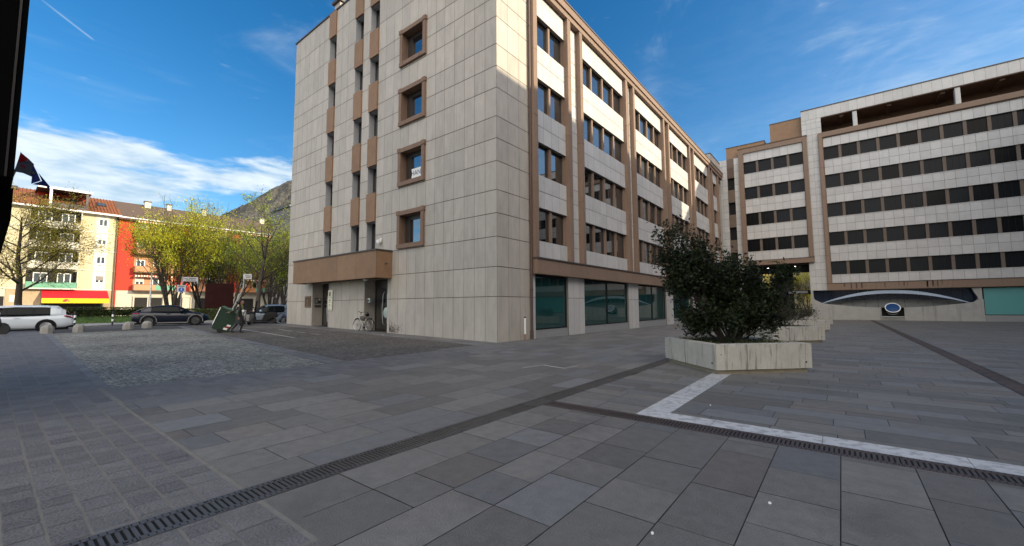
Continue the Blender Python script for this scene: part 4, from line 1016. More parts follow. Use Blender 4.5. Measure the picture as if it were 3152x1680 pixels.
    if head:
        for s in (1, -1):
            m = MB(); m.add([(x, s*y, z) for x, y, z in head]+[(x-.12, s*(y-.12), z) for x, y, z in head], [tuple(range(len(head)))]+[(i, (i+1) % len(head), len(head)+(i+1) % len(head), len(head)+i) for i in range(len(head))]); m.build('headlight', whiteL, root)
    mx_ = interp(cabin, cabin[-1][0]-.55)
    for s in (1, -1):
        m = MB(); mxx = cabin[-1][0]-.62; m.lathe([(.03, -.10), (.10, -.06), (.11, .05), (.05, .10)], (mxx, s*(W/2+.06), cabin[-1][1]+.12), 'x', 10); m.build('mirror', paint, root, smooth=True)
    for s in (1, -1):
        for hx in ((wheels[0]+wheels[1])/2-.35, (wheels[0]+wheels[1])/2+.62):
            m = MB(); m.box(hx, hx+.2, s*(W/2-.02)-.02, s*(W/2-.02)+.02, cabin[2][1]-.16, cabin[2][1]-.125); m.build('door_handle', paint, root)
    return root


paintW = mat('white_car_paint', (0.62, 0.66, 0.70), .25, 0, coat=.6); paintD = mat('dark_blue_car_paint', (0.004, 0.006, 0.015), .28, 0, coat=.15); paintS = mat('silver_car_paint', (0.22, 0.26, 0.30), .28, 0, metal=.35, coat=.6)
GC = 'cars in the street'
cw = car('white estate car at the left edge of the photo, seen from its rear corner', GC, paintW,
         [(0, .42, .78, .72), (.06, .30, .92, .82), (.35, .24, .98, .885), (.9, .20, .97, .905), (2.2, .19, .95, .905), (3.3, .20, .96, .90), (3.7, .22, .88, .885), (4.3, .24, .74, .82), (4.54, .34, .6, .66)],
         [(.10, .95, .97, .70, .55), (.30, .95, 1.20, .74, .58), (.62, .95, 1.43, .80, .62), (1.3, .94, 1.47, .84, .66), (2.2, .93, 1.475, .86, .67), (2.75, .93, 1.43, .85, .66), (3.25, .94, 1.16, .82, .60), (3.62, .93, .95, .78, .55)],
         (1.05, 3.68), .325, 1.81, rimM, None, ((.32, .92), (1.5, 1.56), (2.45, 2.52)), [(.02, .62, .74), (.04, .84, .76), (.34, .905, .86), (.30, .90, .92), (.04, .70, .86)], [(4.45, .5, .66), (4.2, .80, .72), (4.1, .84, .8), (4.3, .6, .78)], .55, (.50, 2.9), 10)
cw.location = (-24.1, -9.95, .22); cw.rotation_euler = (0, 0, R(-92))
cd = car('dark blue sloping-backed car with grey wheel arch trim, parked beyond the domed stones', GC, paintD,
         [(0, .45, .86, .70), (.08, .30, 1.02, .84), (.4, .24, 1.06, .90), (.95, .20, 1.04, .925), (2.2, .19, 1.0, .92), (3.2, .20, 1.0, .92), (3.5, .22, .98, .915), (4.1, .24, .88, .87), (4.45, .38, .66, .68)],
         [(.16, 1.02, 1.05, .66, .5), (.45, 1.03, 1.22, .74, .56), (.8, 1.02, 1.36, .80, .60), (1.4, 1.0, 1.47, .84, .64), (2.1, .98, 1.51, .85, .66), (2.55, .98, 1.47, .85, .65), (3.05, .99, 1.22, .82, .6), (3.42, .99, 1.01, .78, .55)],
         (.95, 3.63), .36, 1.84, rimD, trimG, ((.5, 1.05), (1.95, 2.0)), [(.02, .55, .84), (.03, .80, .86), (.40, .915, .93), (.36, .9, .98), (.03, .7, .93)], [(4.38, .45, .72), (4.12, .84, .78), (4.0, .87, .86), (4.2, .62, .84)], .62, (.5, 2.75), 7)
cd.location = (-28.9, -6.55, .22); cd.rotation_euler = (0, 0, R(76))
cs = car('silver blue hatchback behind the motorbikes beside the corner of the travertine wall', GC, paintS,
         [(0, .42, .84, .70), (.06, .30, .95, .80), (.4, .22, .98, .84), (1.4, .20, .95, .845), (2.5, .20, .95, .845), (2.9, .22, .90, .835), (3.4, .24, .74, .76), (3.64, .36, .58, .58)],
         [(.08, .94, .96, .70, .55), (.22, .94, 1.30, .73, .58), (.5, .94, 1.47, .77, .60), (1.1, .94, 1.51, .79, .61), (1.7, .93, 1.49, .79, .61), (2.3, .93, 1.24, .77, .58), (2.85, .92, .94, .72, .52)],
         (.62, 2.99), .29, 1.69, rimM, None, ((.24, .62), (1.3, 1.36)), [(.03, .60, .72), (.06, .80, .75), (.10, .80, 1.05), (.05, .68, 1.05)], [(3.55, .40, .60), (3.25, .74, .66), (3.0, .79, .84), (3.3, .55, .78)], .5, (.42, 1.95), 6)
cs.location = (-23.1, 1.9, .22); cs.rotation_euler = (0, 0, R(-100))
# ------------------------------------------------------------------ trees and shrubs
bark = mat('grey_brown_bark', (0.060, 0.046, 0.036), .95, .3, 9)
lime = mat('spring_leaf', (0.44, 0.52, 0.022), .6, 0, tone=.6, trans=.45)
lime2 = mat('yellow_green_leaf', (0.58, 0.49, 0.026), .6, 0, tone=.6, trans=.45)
olive = mat('budding_leaf', (0.34, 0.27, 0.055), .7, 0, tone=.8, trans=.3)
midg = mat('mid_green_leaf', (0.17, 0.24, 0.026), .6, 0, tone=.9, trans=.3)
hedgeM = mat('hedge_leaf', (0.060, 0.085, 0.018), .6, 0, tone=1.0, trans=.2); hedgeY = mat('golden_hedge_leaf', (0.22, 0.23, 0.02), .6, 0, tone=.8, trans=.3)


def leafquad(mb, p, s, r, mi=0, up_=0.0, asp=.5):
    d = Vector((r.gauss(0, 1), r.gauss(0, 1), r.gauss(0, .7)+up_)).normalized(); e = d.orthogonal().normalized()
    e = (e*math.cos(r.random()*6.28)+d.cross(e)*math.sin(r.random()*6.28))
    a = p-d*s*.1; b = p+d*s*.45+e*s*asp*.5; c = p+d*s; f = p+d*s*.45-e*s*asp*.5
    mb.add([tuple(a), tuple(b), tuple(c), tuple(f)], [(0, 1, 2, 3)], mi, r.random())


class Tree:
    def __init__(s, seed): s.r = random.Random(seed); s.w = MB(); s.tips = []
    def branch(s, p, d, l, rad, lev, P):
        r = s.r; n = 5; pts = [p.copy()]; rs = [rad]; cur = p.copy(); dd = d.normalized()
        for i in range(n):
            dd = (dd+Vector((r.gauss(0, 1), r.gauss(0, 1), r.gauss(0, 1)))*P['wob']+Vector((0, 0, P['up'][min(lev, len(P['up'])-1)]))).normalized()
            cur = cur+dd*(l/n); pts.append(cur.copy()); rs.append(max(rad*(1-(i+1)/n*P['taper']), P.get('minr', .004)))
        s.w.tube(pts, rs, 7 if lev == 0 else (5 if lev < 2 else 3), 0, False)
        if lev >= P['lev']:
            s.tips += pts[1:]; return
        k = P['n'][lev]
        for i in range(k):
            f = P['start'][lev]+(1-P['start'][lev])*(i+r.random()*.8)/k; q = min(int(f*n), n-1); t = f*n-q
            base = pts[q].lerp(pts[q+1], t); ax = (pts[q+1]-pts[q]).normalized()
            side = ax.orthogonal().normalized(); ang = i*2.4+r.random()*1.2; side = side*math.cos(ang)+ax.cross(side)*math.sin(ang)
            sp = R(P['ang'][lev]+r.uniform(-10, 10)); nd = ax*math.cos(sp)+side*math.sin(sp)
            s.branch(base, nd, l*P['len'][lev]*(1.15-.45*f*P['cone'])*r.uniform(.8, 1.15), rs[q]*P['rr'], lev+1, P)
        s.tips += pts[-2:]


BARE = dict(minr=.012, wob=.035, up=(.0, .10, .08), taper=.85, lev=3, n=(15, 7, 4), start=(.22, .25, .2), ang=(58, 45, 45), len=(.48, .42, .45), rr=.45, cone=1.0)
SPREAD = dict(minr=.013, wob=.09, up=(.0, .05, .03, .02), taper=.8, lev=3, n=(15, 10, 7), start=(.26, .18, .12), ang=(60, 46, 48), len=(.52, .46, .46), rr=.42, cone=.75)
FAN = dict(minr=.010, wob=.06, up=(.05, .10, .08), taper=.8, lev=3, n=(6, 7, 5), start=(.3, .2, .15), ang=(24, 24, 32), len=(.62, .5, .45), rr=.55, cone=.5)


def tree(name, label, cat, loc, P, stems, h, rad, leafm, nleaf, ls, seed, group='trees along the street', lean=0.0, jit=.25, asp=.55, hmin=0.0, upl=0.0):
    root = empty(name, loc, 0, label, cat, group); t = Tree(seed); r = t.r
    for i in range(stems):
        a = 6.28*i/stems+r.random(); k = lean*(r.uniform(.3, 1) if stems > 1 else 0)
        t.branch(Vector((math.cos(a)*.12*(stems > 1), math.sin(a)*.12*(stems > 1), -.1)), Vector((math.cos(a)*k, math.sin(a)*k, 1)), h*r.uniform(.82, 1), rad*(1 if stems == 1 else r.uniform(.45, .75)), 0, P)
    t.w.build('trunk', bark, root, smooth=True, fix=False)
    c = MB(); ml = leafm if isinstance(leafm, list) else [leafm]; tips = [p for p in t.tips if p.z > hmin]
    # leaves gather on some twigs and leave others bare, so the crown stays open
    wts = [max(.05, mnoise.noise(p*.55+Vector((seed, 0, 0)))+.42) for p in tips]
    for p in r.choices(tips, wts, k=nleaf):
        leafquad(c, p+Vector((r.gauss(0, jit), r.gauss(0, jit), r.gauss(0, jit))), ls*r.uniform(.6, 1.3), r, r.randrange(len(ml)), upl, asp)
    c.build('crown', ml, root, fix=False)
    return root


tree('spreading_tree', 'wide budding tree behind the white estate car', 'tree', (-42.6, -11.4, .5), SPREAD, 1, 9.6, .27, [olive, lime2, olive], 38000, .10, 11, jit=.30)
tree('fan_shaped_tree', 'lime green many stemmed tree behind the dark blue car', 'tree', (-44, -1.0, .6), FAN, 9, 7.7, .21, [lime, lime2], 36000, .125, 5, lean=.34, jit=.24, hmin=3.4, upl=.5)
tree('fan_shaped_tree', 'yellow green tree standing behind the dark red block', 'tree', (-49, 3.2, .6), FAN, 8, 7.6, .26, [lime2, lime], 24000, .13, 8, lean=.42, jit=.26, hmin=2.8, upl=.5)
tree('fan_shaped_tree', 'fresh green tree between the dark red block and the bare dark tree', 'tree', (-43.5, 4.2, .6), FAN, 7, 6.9, .22, [lime, midg], 16000, .125, 21, lean=.42, jit=.25, hmin=2.2, upl=.4)
tree('sparse_tree', 'tall dark upright tree with thin new leaves left of the travertine wall', 'tree', (-33.6, 3.35, .35), BARE, 1, 11.2, .26, [midg, lime], 8000, .11, 3, jit=.16)
tree('fan_shaped_tree', 'dark many stemmed tree right beside the travertine wall edge', 'tree', (-36.5, 7.2, .35), FAN, 7, 6.0, .22, [midg, olive], 11000, .10, 14, lean=.5, jit=.25, hmin=1.6)
tree('fan_shaped_tree', 'second dark tree behind, touching the travertine wall edge', 'tree', (-46, 9.5, .5), FAN, 7, 7.8, .24, [midg, lime2], 14000, .11, 17, lean=.5, jit=.3, hmin=2)
tree('fan_shaped_tree', 'sunlit green tree seen through the passage below the office block', 'tree', (7.4, 63, -.2), FAN, 6, 4.6, .14, [lime, lime2], 5000, .14, 31, group='trees beyond the passage', lean=.6, jit=.2, hmin=.6)
tree('fan_shaped_tree', 'sunlit tree in the left opening of the passage, beside its dark round column', 'tree', (3.6, 66, -.2), FAN, 6, 4.6, .14, [lime, midg], 4000, .14, 33, group='trees beyond the passage', lean=.6, jit=.2, hmin=.6)


def hedge(label, x0, y0, x1, y1, z, h, th, m, n, seed):
    r = random.Random(seed); root = empty('hedge', (x0, y0, z), 0, label, 'hedge', 'hedges round the lawn'); c = MB(); d = Vector((x1-x0, y1-y0, 0)); nrm = Vector((d.y, -d.x, 0)).normalized()
    for i in range(n):
        f = r.random(); s = r.choice((-1, 1, 0, 1)); zz = r.random()*h
        if s == 0: zz = h*r.uniform(.93, 1.05); o = r.uniform(-.5, .5)*th
        else: o = s*th*.5*r.uniform(.75, 1.08)
        if mnoise.noise(Vector((f*d.length*1.1, zz*2, seed)))<-.28 and r.random() < .75: continue
        p = d*f+nrm*o+Vector((0, 0, zz)); leafquad(c, p, r.uniform(.07, .14), r, 0, 0, .7)
    c.build('foliage', m, root, fix=False)
    w = MB(); k = int(d.length/.35)
    for i in range(k):
        p = d*((i+r.random())/k); w.tube([tuple(p+Vector((0, 0, -.05))), tuple(p+Vector((r.gauss(0, .1), r.gauss(0, .1), h*.5))), tuple(p+Vector((r.gauss(0, .15), r.gauss(0, .15), h*.9)))], [.03, .02, .008], 4, 0, False)
    w.build('stems', bark, root, fix=False)
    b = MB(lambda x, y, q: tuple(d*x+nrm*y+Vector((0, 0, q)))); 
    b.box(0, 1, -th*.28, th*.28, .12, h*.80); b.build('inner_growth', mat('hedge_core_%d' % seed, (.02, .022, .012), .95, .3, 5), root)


hedge('clipped green hedge behind the lawn, under the shop awning', -47, -10.5, -47, -1.0, .68, .92, .9, hedgeM, 9000, 1)
hedge('golden green hedge end just right of the white estate car roof', -46.6, -13.0, -46.9, -10.6, .68, .95, .9, hedgeY, 2600, 2)
hedge('dark hedge running right behind the dark red block', -38.5, -1.2, -33.2, 1.2, .4, 1.0, .8, hedgeM, 5200, 3)

# the plaza planters
def planter(label, x, y, full, seed):
    o = empty('concrete_planter', (x, y, gz(x, y)), R(45), label, 'planter', 'square concrete planters on the plaza')
    s = 1.13
    b = MB()
    for q in range(4):          # each wall board marked
        c, sn = round(math.cos(q*math.pi/2)), round(math.sin(q*math.pi/2)); b.P = lambda u, d, z, c=c, sn=sn: (u*c-d*sn, u*sn+d*c, z)
        nb = 20
        for i in range(nb):
            u0_, u1_ = -s+2*s*i/nb, -s+2*s*(i+1)/nb; dd = s+rnd.uniform(-.0025, .0025)
            b.quad((u0_+.0012, -dd, .10), (u1_-.0012, -dd, .10), (u1_-.0012, -dd-.012, .635), (u0_+.0012, -dd-.012, .635), 0, .5)
        b.quad((-s, -s+.006, .10), (s, -s+.006, .10), (s, -s+.006, .64), (-s, -s+.006, .64), 0, .5)
        b.quad((-s-.012, -s-.012, .635), (s+.012, -s-.012, .635), (s-.10, -s+.12, .655), (-s+.10, -s+.12, .655), 0, .5)
        b.quad((-s+.10, -s+.12, .655), (s-.10, -s+.12, .655), (s-.10, -s+.12, .45), (-s+.10, -s+.12, .45), 0, .5)
        b.quad((-s, -s, .10), (s, -s, .10), (s-.2, -s+.2, .10), (-s+.2, -s+.2, .10), 0, .5)
        b.box(s-.16, s-.13, -s-.014, -s, .22, .25, 1); b.box(-s+.10, -s+.12, -s-.013, -s, .42, .44, 1)
    b.build('box', [concrete, blackM], o, fix=False)
    b = MB(); t = s-.06; b.box(-t, t, -t, t, -.03, .10); b.build('plinth', plinthM, o)
    b = MB(); n = 12; t = s-.12
    vs = [(-t+2*t*i/n, -t+2*t*j/n, .55+.05*mnoise.noise(Vector((i*.6, j*.6, seed)))) for i in range(n+1) for j in range(n+1)]
    b.add(vs, [(i*(n+1)+j, (i+1)*(n+1)+j, (i+1)*(n+1)+j+1, i*(n+1)+j+1) for i in range(n) for j in range(n)], 0, .5); b.build('soil', soil, o, smooth=True)
    return o


ys = (-1.78, 7.75, 17.2, 26.8)
for i, (y, lb) in enumerate(zip(ys, ('large streaked concrete planter nearest the camera, standing on the end of the marble strip', 'second concrete planter, with the low dark shrub, just behind the nearest one',
                                     'third concrete planter in the row, showing only its right corner', 'smallest and farthest concrete planter of the row'))):
    planter(lb, 9.04, y, i < 2, i)
ivy = mat('dry_green_ivy', (0.05, 0.065, 0.02), .7, 0, tone=1.0, trans=.2)
for i, (y, n) in enumerate(((-1.78, 2600), (7.75, 700))):
    r = random.Random(40+i); c = MB()
    for k in range(n):
        u, v = r.uniform(-1, 1), r.uniform(-1, 1); h = max(0, mnoise.noise(Vector((u*2.2, v*2.2, i))))*.16
        leafquad(c, Vector((9.04+(u-v)*.707, y+(u+v)*.707, .57+r.random()*(.03+h))), r.uniform(.03, .07), r, 0, .3)
    tag(c.build('ground_cover', ivy, fix=False), kind='stuff')
# big shrub of the nearest planter: an open, lopsided fan of stems
def shrub(label, loc, stems, nleaf, ls, seed, m, hvar=1.0, P=None):
    root = empty('shrub', loc, 0, label, 'shrub', 'shrubs in the concrete planters'); t = Tree(seed); r = t.r
    P = P or dict(wob=.10, up=(.04, .05, .05), taper=.72, lev=3, n=(5, 5, 4), start=(.35, .25, .2), ang=(30, 38, 45), len=(.42, .48, .5), rr=.6, cone=.5)
    for (dx, dy, dz, l, rad) in stems: t.branch(Vector((dx*.12, dy*.12, -.05)), Vector((dx, dy, dz)), l*hvar, rad, 0, P)
    t.w.build('stem', barkD, root, smooth=True, fix=False); c = MB()
    wts = [max(.12, mnoise.noise(p*1.5)+.45) for p in t.tips]
    for p in r.choices(t.tips, wts, k=nleaf): leafquad(c, p+Vector((r.gauss(0, .09), r.gauss(0, .09), r.gauss(0, .09))), ls*r.uniform(.6, 1.25), r, 0, .5, .42)
    c.build('foliage', m, root, fix=False)


rx, ry = .785, .619      # image right on the ground
S = []
for (a, b, z, l, rad) in ((-.62, .0, 1.15, 2.30, .042), (-.54, .1, 1.25, 2.45, .042), (-.78, -.1, .95, 1.95, .036), (-.60, -.1, 1.2, 2.1, .036), (-.66, .1, 1.1, 2.2, .036), (.12, .1, 1.4, 1.60, .036), (.32, .15, 1.3, 1.70, .036), (.50, -.1, 1.15, 1.60, .034),
                       (.22, -.2, 1.25, 1.40, .03), (.62, .1, 1.0, 1.30, .03), (.70, -.1, .8, 1.0, .026), (-.1, .2, 1.1, 1.15, .03), (-.55, -.2, .5, 1.0, .024), (.45, -.3, .5, .85, .024), (.0, -.45, .6, .85, .022), (.28, -.45, .5, .8, .022), (-.3, -.45, .6, .85, .022), (-.85, .1, .6, 1.1, .024), (.2, .4, 1.0, 1.2, .026), (.4, .4, .9, 1.0, .024), (.05, .0, 1.0, 1.0, .026), (-.3, .3, .9, 1.1, .026)):
    S.append((a*rx-b*ry*1, a*ry+b*rx, z, l, rad))
shrub('big lopsided dark evergreen shrub filling the nearest concrete planter', (9.0, -1.75, .55), S, 34000, .094, 4, leafD)
S2 = [(math.cos(a)*k, math.sin(a)*k, .55, l, .022) for a, k, l in ((.3, .9, 1.0), (1.2, .8, .8), (2.2, .8, .85), (3.2, .9, .9), (4.2, .7, .8), (5.2, .9, .95), (5.9, .9, 1.05), (.8, .3, .8))]
shrub('low dark spreading shrub in the second concrete planter', (8.98, 7.75, .52), S2, 5200, .07, 6, mat('dark_needle', (.035, .040, .014), .7, 0, tone=1.0, trans=.15), 1.15)
S3 = [(math.cos(a)*.7, math.sin(a)*.7, .6, .7, .02) for a in (0, 1, 2, 3, 4, 5)]
shrub('small shrub in the third concrete planter, mostly hidden', (8.95, 17.2, .5), S3, 1500, .08, 9, leafD)
# ------------------------------------------------------------------ street furniture
bollM = mat('granite_dome', (0.25, 0.24, 0.22), .85, .18, 6, bump=.2)
b = MB(); pr = [(.235, -.03), (.24, .10), (.235, .20)]+[(.235*math.cos(a), .20+.205*math.sin(a)) for a in (.25, .5, .75, 1.0, 1.25, 1.45)]+[(.03, .406)]
b.lathe(pr, (0, 0, 0), n=8)
b0 = b.build('stone_bollard', bollM)
for i, (x, y, lb) in enumerate(((-18.1, -11.3, 'domed stone bollard in front of the rear wheel of the white car'), (-18.2, -10.25, 'domed stone bollard beside the striped post'),
                                (-19.25, -8.3, 'domed stone bollard in the middle, in front of the pale kerb'), (-19.8, -7.4, 'domed stone bollard closest to the dark blue car'))):
    o = b0 if i == 0 else b0.copy()
    if i: COL.objects.link(o)
    o.location = (x, y, gz(x, y)); o.rotation_euler = (0, 0, i*.5); tag(o, lb, 'bollard', 'domed stone bollards at the street edge')
pk = mat('black_post_paint', (.02, .02, .02), .5, .05)
p0 = empty('striped_post', (0, 0, 0)); 
m = MB(); m.tube([(0, 0, 0), (0, 0, .9)], .055, 12); m.lathe([(.055, .9), (.05, .96), (.02, .985)], (0, 0, 0), n=12); m.build('post', pk, p0)
for z0, z1 in ((.24, .40), (.58, .74)): m = MB(); m.tube([(0, 0, z0), (0, 0, z1)], .058, 12); m.build('white_band', white, p0)
for i, (x, y, z, lb) in enumerate(((-28.5, -9.45, .345, 'black and white post right at the tail of the white car'), (-30.5, -7.35, .345, 'black and white post in front of the lawn, between the two cars'))):
    o = p0 if i == 0 else dup(p0); o.location = (x, y, z); tag(o, lb, 'post', 'striped posts on the kerb')
# signs
signW = mat('grey_white_plate', (.45, .46, .46), .6, .06); blueS = mat('sign_blue', (.02, .09, .40), .4, 0); greyP = mat('galvanised_pole', (.36, .37, .37), .5, .08, metal=.4)
def face(x, y, z, a): return empty, a
s = empty('street_sign', (-29.0, -3.75, .22), R(-60), 'pole with a street name plate and a square blue pedestrian sign', 'sign')
m = MB(); m.tube([(0, 0, 0), (0, 0, 3.75)], .038, 10); m.build('pole', greyP, s)
PS = lambda u, d, z: (u, -d, z)
s.rotation_euler = (0, 0, R(72))
m = MB(PS); m.box(.05, .98, -.012, .012, 3.38, 3.72, 0)
for z, a, c in ((3.58, .40, .86), (3.46, .24, .84)): m.box(a, c, .012, .014, z, z+.055, 1)
m.box(.12, .34, .012, .014, 3.575, 3.62, 1); m.build('name_plate', [signW, coping], s)
m = MB(PS); m.box(-.30, .26, -.06, -.04+.085, 2.52, 3.08, 0); m.box(-.24, .20, .045, .047, 2.94, 2.97, 1); m.box(-.2, .16, .045, .047, 2.99, 3.02, 1)
m.lathe([(.005, .046), (.17, .046)], (-.02, 0, 2.72), 'y', 24, 2) if False else None
m.extr([(-.02+.175*math.cos(k*.2618), 2.72+.175*math.sin(k*.2618)) for k in range(24)], .045, .048, 2)
m.extr([(-.05, 2.60), (-.02, 2.70), (.02, 2.60), (.05, 2.61), (.01, 2.74), (.03, 2.80), (-.04, 2.82), (-.06, 2.75)], .048, .050, 0); m.extr([(-.02+.028*math.cos(k*.7854), 2.85+.028*math.sin(k*.7854)) for k in range(8)], .048, .050, 0)
m.build('pedestrian_sign', [signW, coping, blueS], s)
s = empty('street_sign', (-20.6, -2.35, .4), R(60), 'street name plate on a leaning grey pole above the person', 'sign')
m = MB(); m.tube([(-.75, 0, 0), (-.55, 0, 1.1), (-.17, 0, 2.05), (0, 0, 2.5), (0, 0, 3.4)], .036, 10); m.build('pole', greyP, s)
m = MB(PS); m.box(-.04, .46, .03, .05, 3.05, 3.40, 0); m.box(.08, .40, .05, .052, 3.24, 3.29, 1); m.box(.12, .38, .05, .052, 3.13, 3.17, 1); m.build('name_plate', [signW, coping], s)
o = empty('red_block', (-35.6, .75, .35), R(72), 'tall dark red rectangular steel block standing behind the green bin', 'monument')
m = MB(); m.box(-1.12, 1.12, -.25, .25, -.1, 3.5); m.box(-1.2, 1.2, -.33, .33, -.1, .05, 1)
m.build('slab', [mat('dark_red_steel', (.022, .004, .003), .85, .35, 1.5, spec=.2), concW], o, bevel=.02)
lp = empty('lamp_post', (-53.6, -.95, .2), R(20), 'slender white lamp post in front of the salmon house', 'lamp post')
m = MB(); m.tube([(0, 0, 0), (0, 0, 1)], .14, 10); m.tube([(0, 0, 1), (0, 0, 5.2)], [.10, .06], 10); m.tube([(0, 0, 5.2), (.05, 0, 5.55), (.5, 0, 5.7)], .05, 8); m.build('pole', white, lp)
m = MB(); m.box(.45, 1.05, -.12, .12, 5.64, 5.76); m.build('lamp_head', alu, lp, bevel=.02)

# bin and the person pulling it
binG = mat('green_bin_plastic', (.016, .040, .022), .5, .08, 3); binL = mat('green_bin_lid', (.06, .115, .085), .5, .08, 3)
hz = R(72.8)
B = empty('wheelie_bin', (-13.45, -5.75, gz(-13.45, -5.75)), hz, 'green wheelie bin tipped on its wheels behind the walking person', 'bin')
tilt = R(27)
def PBn(x, y, z):     # tip the bin forward about its axle
    x2 = x*math.cos(tilt)+(z-.1)*math.sin(tilt); z2 = -x*math.sin(tilt)+(z-.1)*math.cos(tilt); return (x2, y, z2+.1)
m = MB(PBn)
lo_ = [(-.40, -.30), (.32, -.30), (.32, .30), (-.40, .30)]; hi = [(-.50, -.37), (.40, -.37), (.40, .37), (-.50, .37)]
v = [(x, y, .06) for x, y in lo_]+[(x, y, 1.12) for x, y in hi]
m.add(v, [(0, 3, 2, 1), (4, 5, 6, 7), (0, 1, 5, 4), (1, 2, 6, 5), (2, 3, 7, 6), (3, 0, 4, 7)])
for z in (.35, .7): t = (z-.06)/1.06; m.box(-.40-.1*t-.02, .32+.08*t+.0, -.30-.07*t-.012, .30+.07*t+.012, z, z+.03)
m.box(-.54, .44, -.40, .40, 1.08, 1.16); m.build('bin_body', binG, B, bevel=.03)
m = MB(PBn); v = [(-.55, -.41, 1.17), (.46, -.41, 1.17), (.46, .41, 1.17), (-.55, .41, 1.17), (-.45, -.32, 1.27), (.40, -.32, 1.24), (.40, .32, 1.24), (-.45, .32, 1.27)]
m.add(v, [(0, 3, 2, 1), (4, 5, 6, 7), (0, 1, 5, 4), (1, 2, 6, 5), (2, 3, 7, 6), (3, 0, 4, 7)]); m.box(-.2, .2, -.3, -.1, 1.262, 1.268, 1); m.build('bin_lid', [binL, white], B, bevel=.03)
m = MB(PBn); m.tube([(.44, -.3, 1.12), (.56, -.28, 1.16), (.56, .28, 1.16), (.44, .3, 1.12)], .02, 8); m.tube([(-.44, -.40, .25), (-.55, -.40, 1.12)], .018, 6, 1); m.build('bin_handle', [blackM, steel], B)
for y in (-.30, .30): m = MB(); m.lathe([(.02, -.03), (.10, -.03), (.11, 0), (.10, .03), (.02, .03)], (.26*math.cos(tilt)-.27, y, .11), 'y', 18); m.build('wheel', tyreM, B)
m = MB(PBn)
for k, z in enumerate((.20, .30, .40)): t = (z-.06)/1.06; m.quad((.06+k*.03, -.302-.075*t, z), (.22+k*.03, -.302-.075*t, z+.03), (.22+k*.03, -.310-.075*t, z+.13), (.06+k*.03, -.310-.075*t, z+.10), 0 if k != 1 else 1)
m.build('reflector', [white, mat('reflector_red', (.45, .02, .02), .5, 0)], B, fix=False)


def skinned(name, chains, mats_fn, mats, parent, sub=2):
    """chains: list of [(pos, radius), ...]; consecutive points are joined, a chain's first point may name an existing vertex"""
    vs, rs, es, ix = [], [], [], {}
    for ch in chains:
        prev = None
        for p, r_ in ch:
            key = tuple(round(c, 4) for c in p)
            if key not in ix: ix[key] = len(vs); vs.append(p); rs.append(r_)
            i = ix[key]
            if prev is not None and prev != i: es.append((prev, i))
            prev = i
    me = bpy.data.meshes.new(name); me.from_pydata(vs, es, []); o = bpy.data.objects.new(name, me); COL.objects.link(o)
    md = o.modifiers.new('skin', 'SKIN'); md.use_smooth_shade = True
    for i, sv in enumerate(me.skin_vertices[0].data): sv.radius = (rs[i] if isinstance(rs[i], tuple) else (rs[i], rs[i])); sv.use_root = (i == 0)
    o.modifiers.new('sub', 'SUBSURF').levels = sub
    dg = bpy.context.evaluated_depsgraph_get(); m2 = bpy.data.meshes.new_from_object(o.evaluated_get(dg))
    bpy.data.objects.remove(o); m2.materials.clear()
    for m_ in mats: m2.materials.append(m_)
    for p in m2.polygons: p.material_index = mats_fn(p.center); p.use_smooth = True
    o = bpy.data.objects.new(name, m2); COL.objects.link(o); o.parent = parent
    return o


skin = mat('skin', (0.34, 0.19, 0.13), .6, .04); jack = mat('dark_green_jacket', (.020, .026, .020), .85, .15, 9); skirt = mat('dark_grey_skirt', (.024, .025, .027), .9, .15, 9); tight = mat('dark_tights', (.014, .014, .015), .8, .05); scarf = mat('mustard_scarf', (.20, .19, .06), .9, .2, 14); hairM = mat('dark_hair', (.010, .008, .007), .5, .1); shoe = mat('dark_boot', (.02, .018, .016), .6, .1)
pe = empty('person', (-12.50, -5.25, gz(-12.5, -5.25)), hz, 'person in a dark jacket and skirt with dark hair pulling a green bin', 'person')
# x forward (walking direction), y left, z up
pel = (0, 0, .86); sp1 = (.01, 0, 1.02); sp2 = (.02, 0, 1.20); nk = (.04, 0, 1.36); nk2 = (.06, 0, 1.43); hd = (.085, 0, 1.50); hd2 = (.09, 0, 1.57); hd3 = (.075, 0, 1.62)
ch = [[(pel, (.15, .115)), (sp1, (.135, .10)), (sp2, (.165, .11)), (nk, (.075, .06)), (nk2, .052), (hd, (.072, .085)), (hd2, (.078, .098)), (hd3, (.05, .06))],
      [(pel, .13), ((.07, -.09, .78), .085), ((.16, -.10, .46), .058), ((.06, -.10, .10), .036), ((.09, -.10, .045), .036), ((.22, -.11, .03), .026)],
      [(pel, .13), ((-.05, .09, .78), .085), ((-.07, .10, .46), .058), ((-.30, .10, .14), .036), ((-.29, .10, .07), .036), ((-.18, .10, .03), .026)],
      [(sp2, .15), ((.02, -.17, 1.30), .060), ((-.04, -.22, 1.05), .045), ((-.04, -.21, .83), .033), ((-.03, -.205, .775), .030)],
      [(sp2, .15), ((.02, .17, 1.30), .060), ((-.20, .22, 1.10), .045), ((-.42, .20, 1.03), .033), ((-.47, .19, 1.02), .030)]]
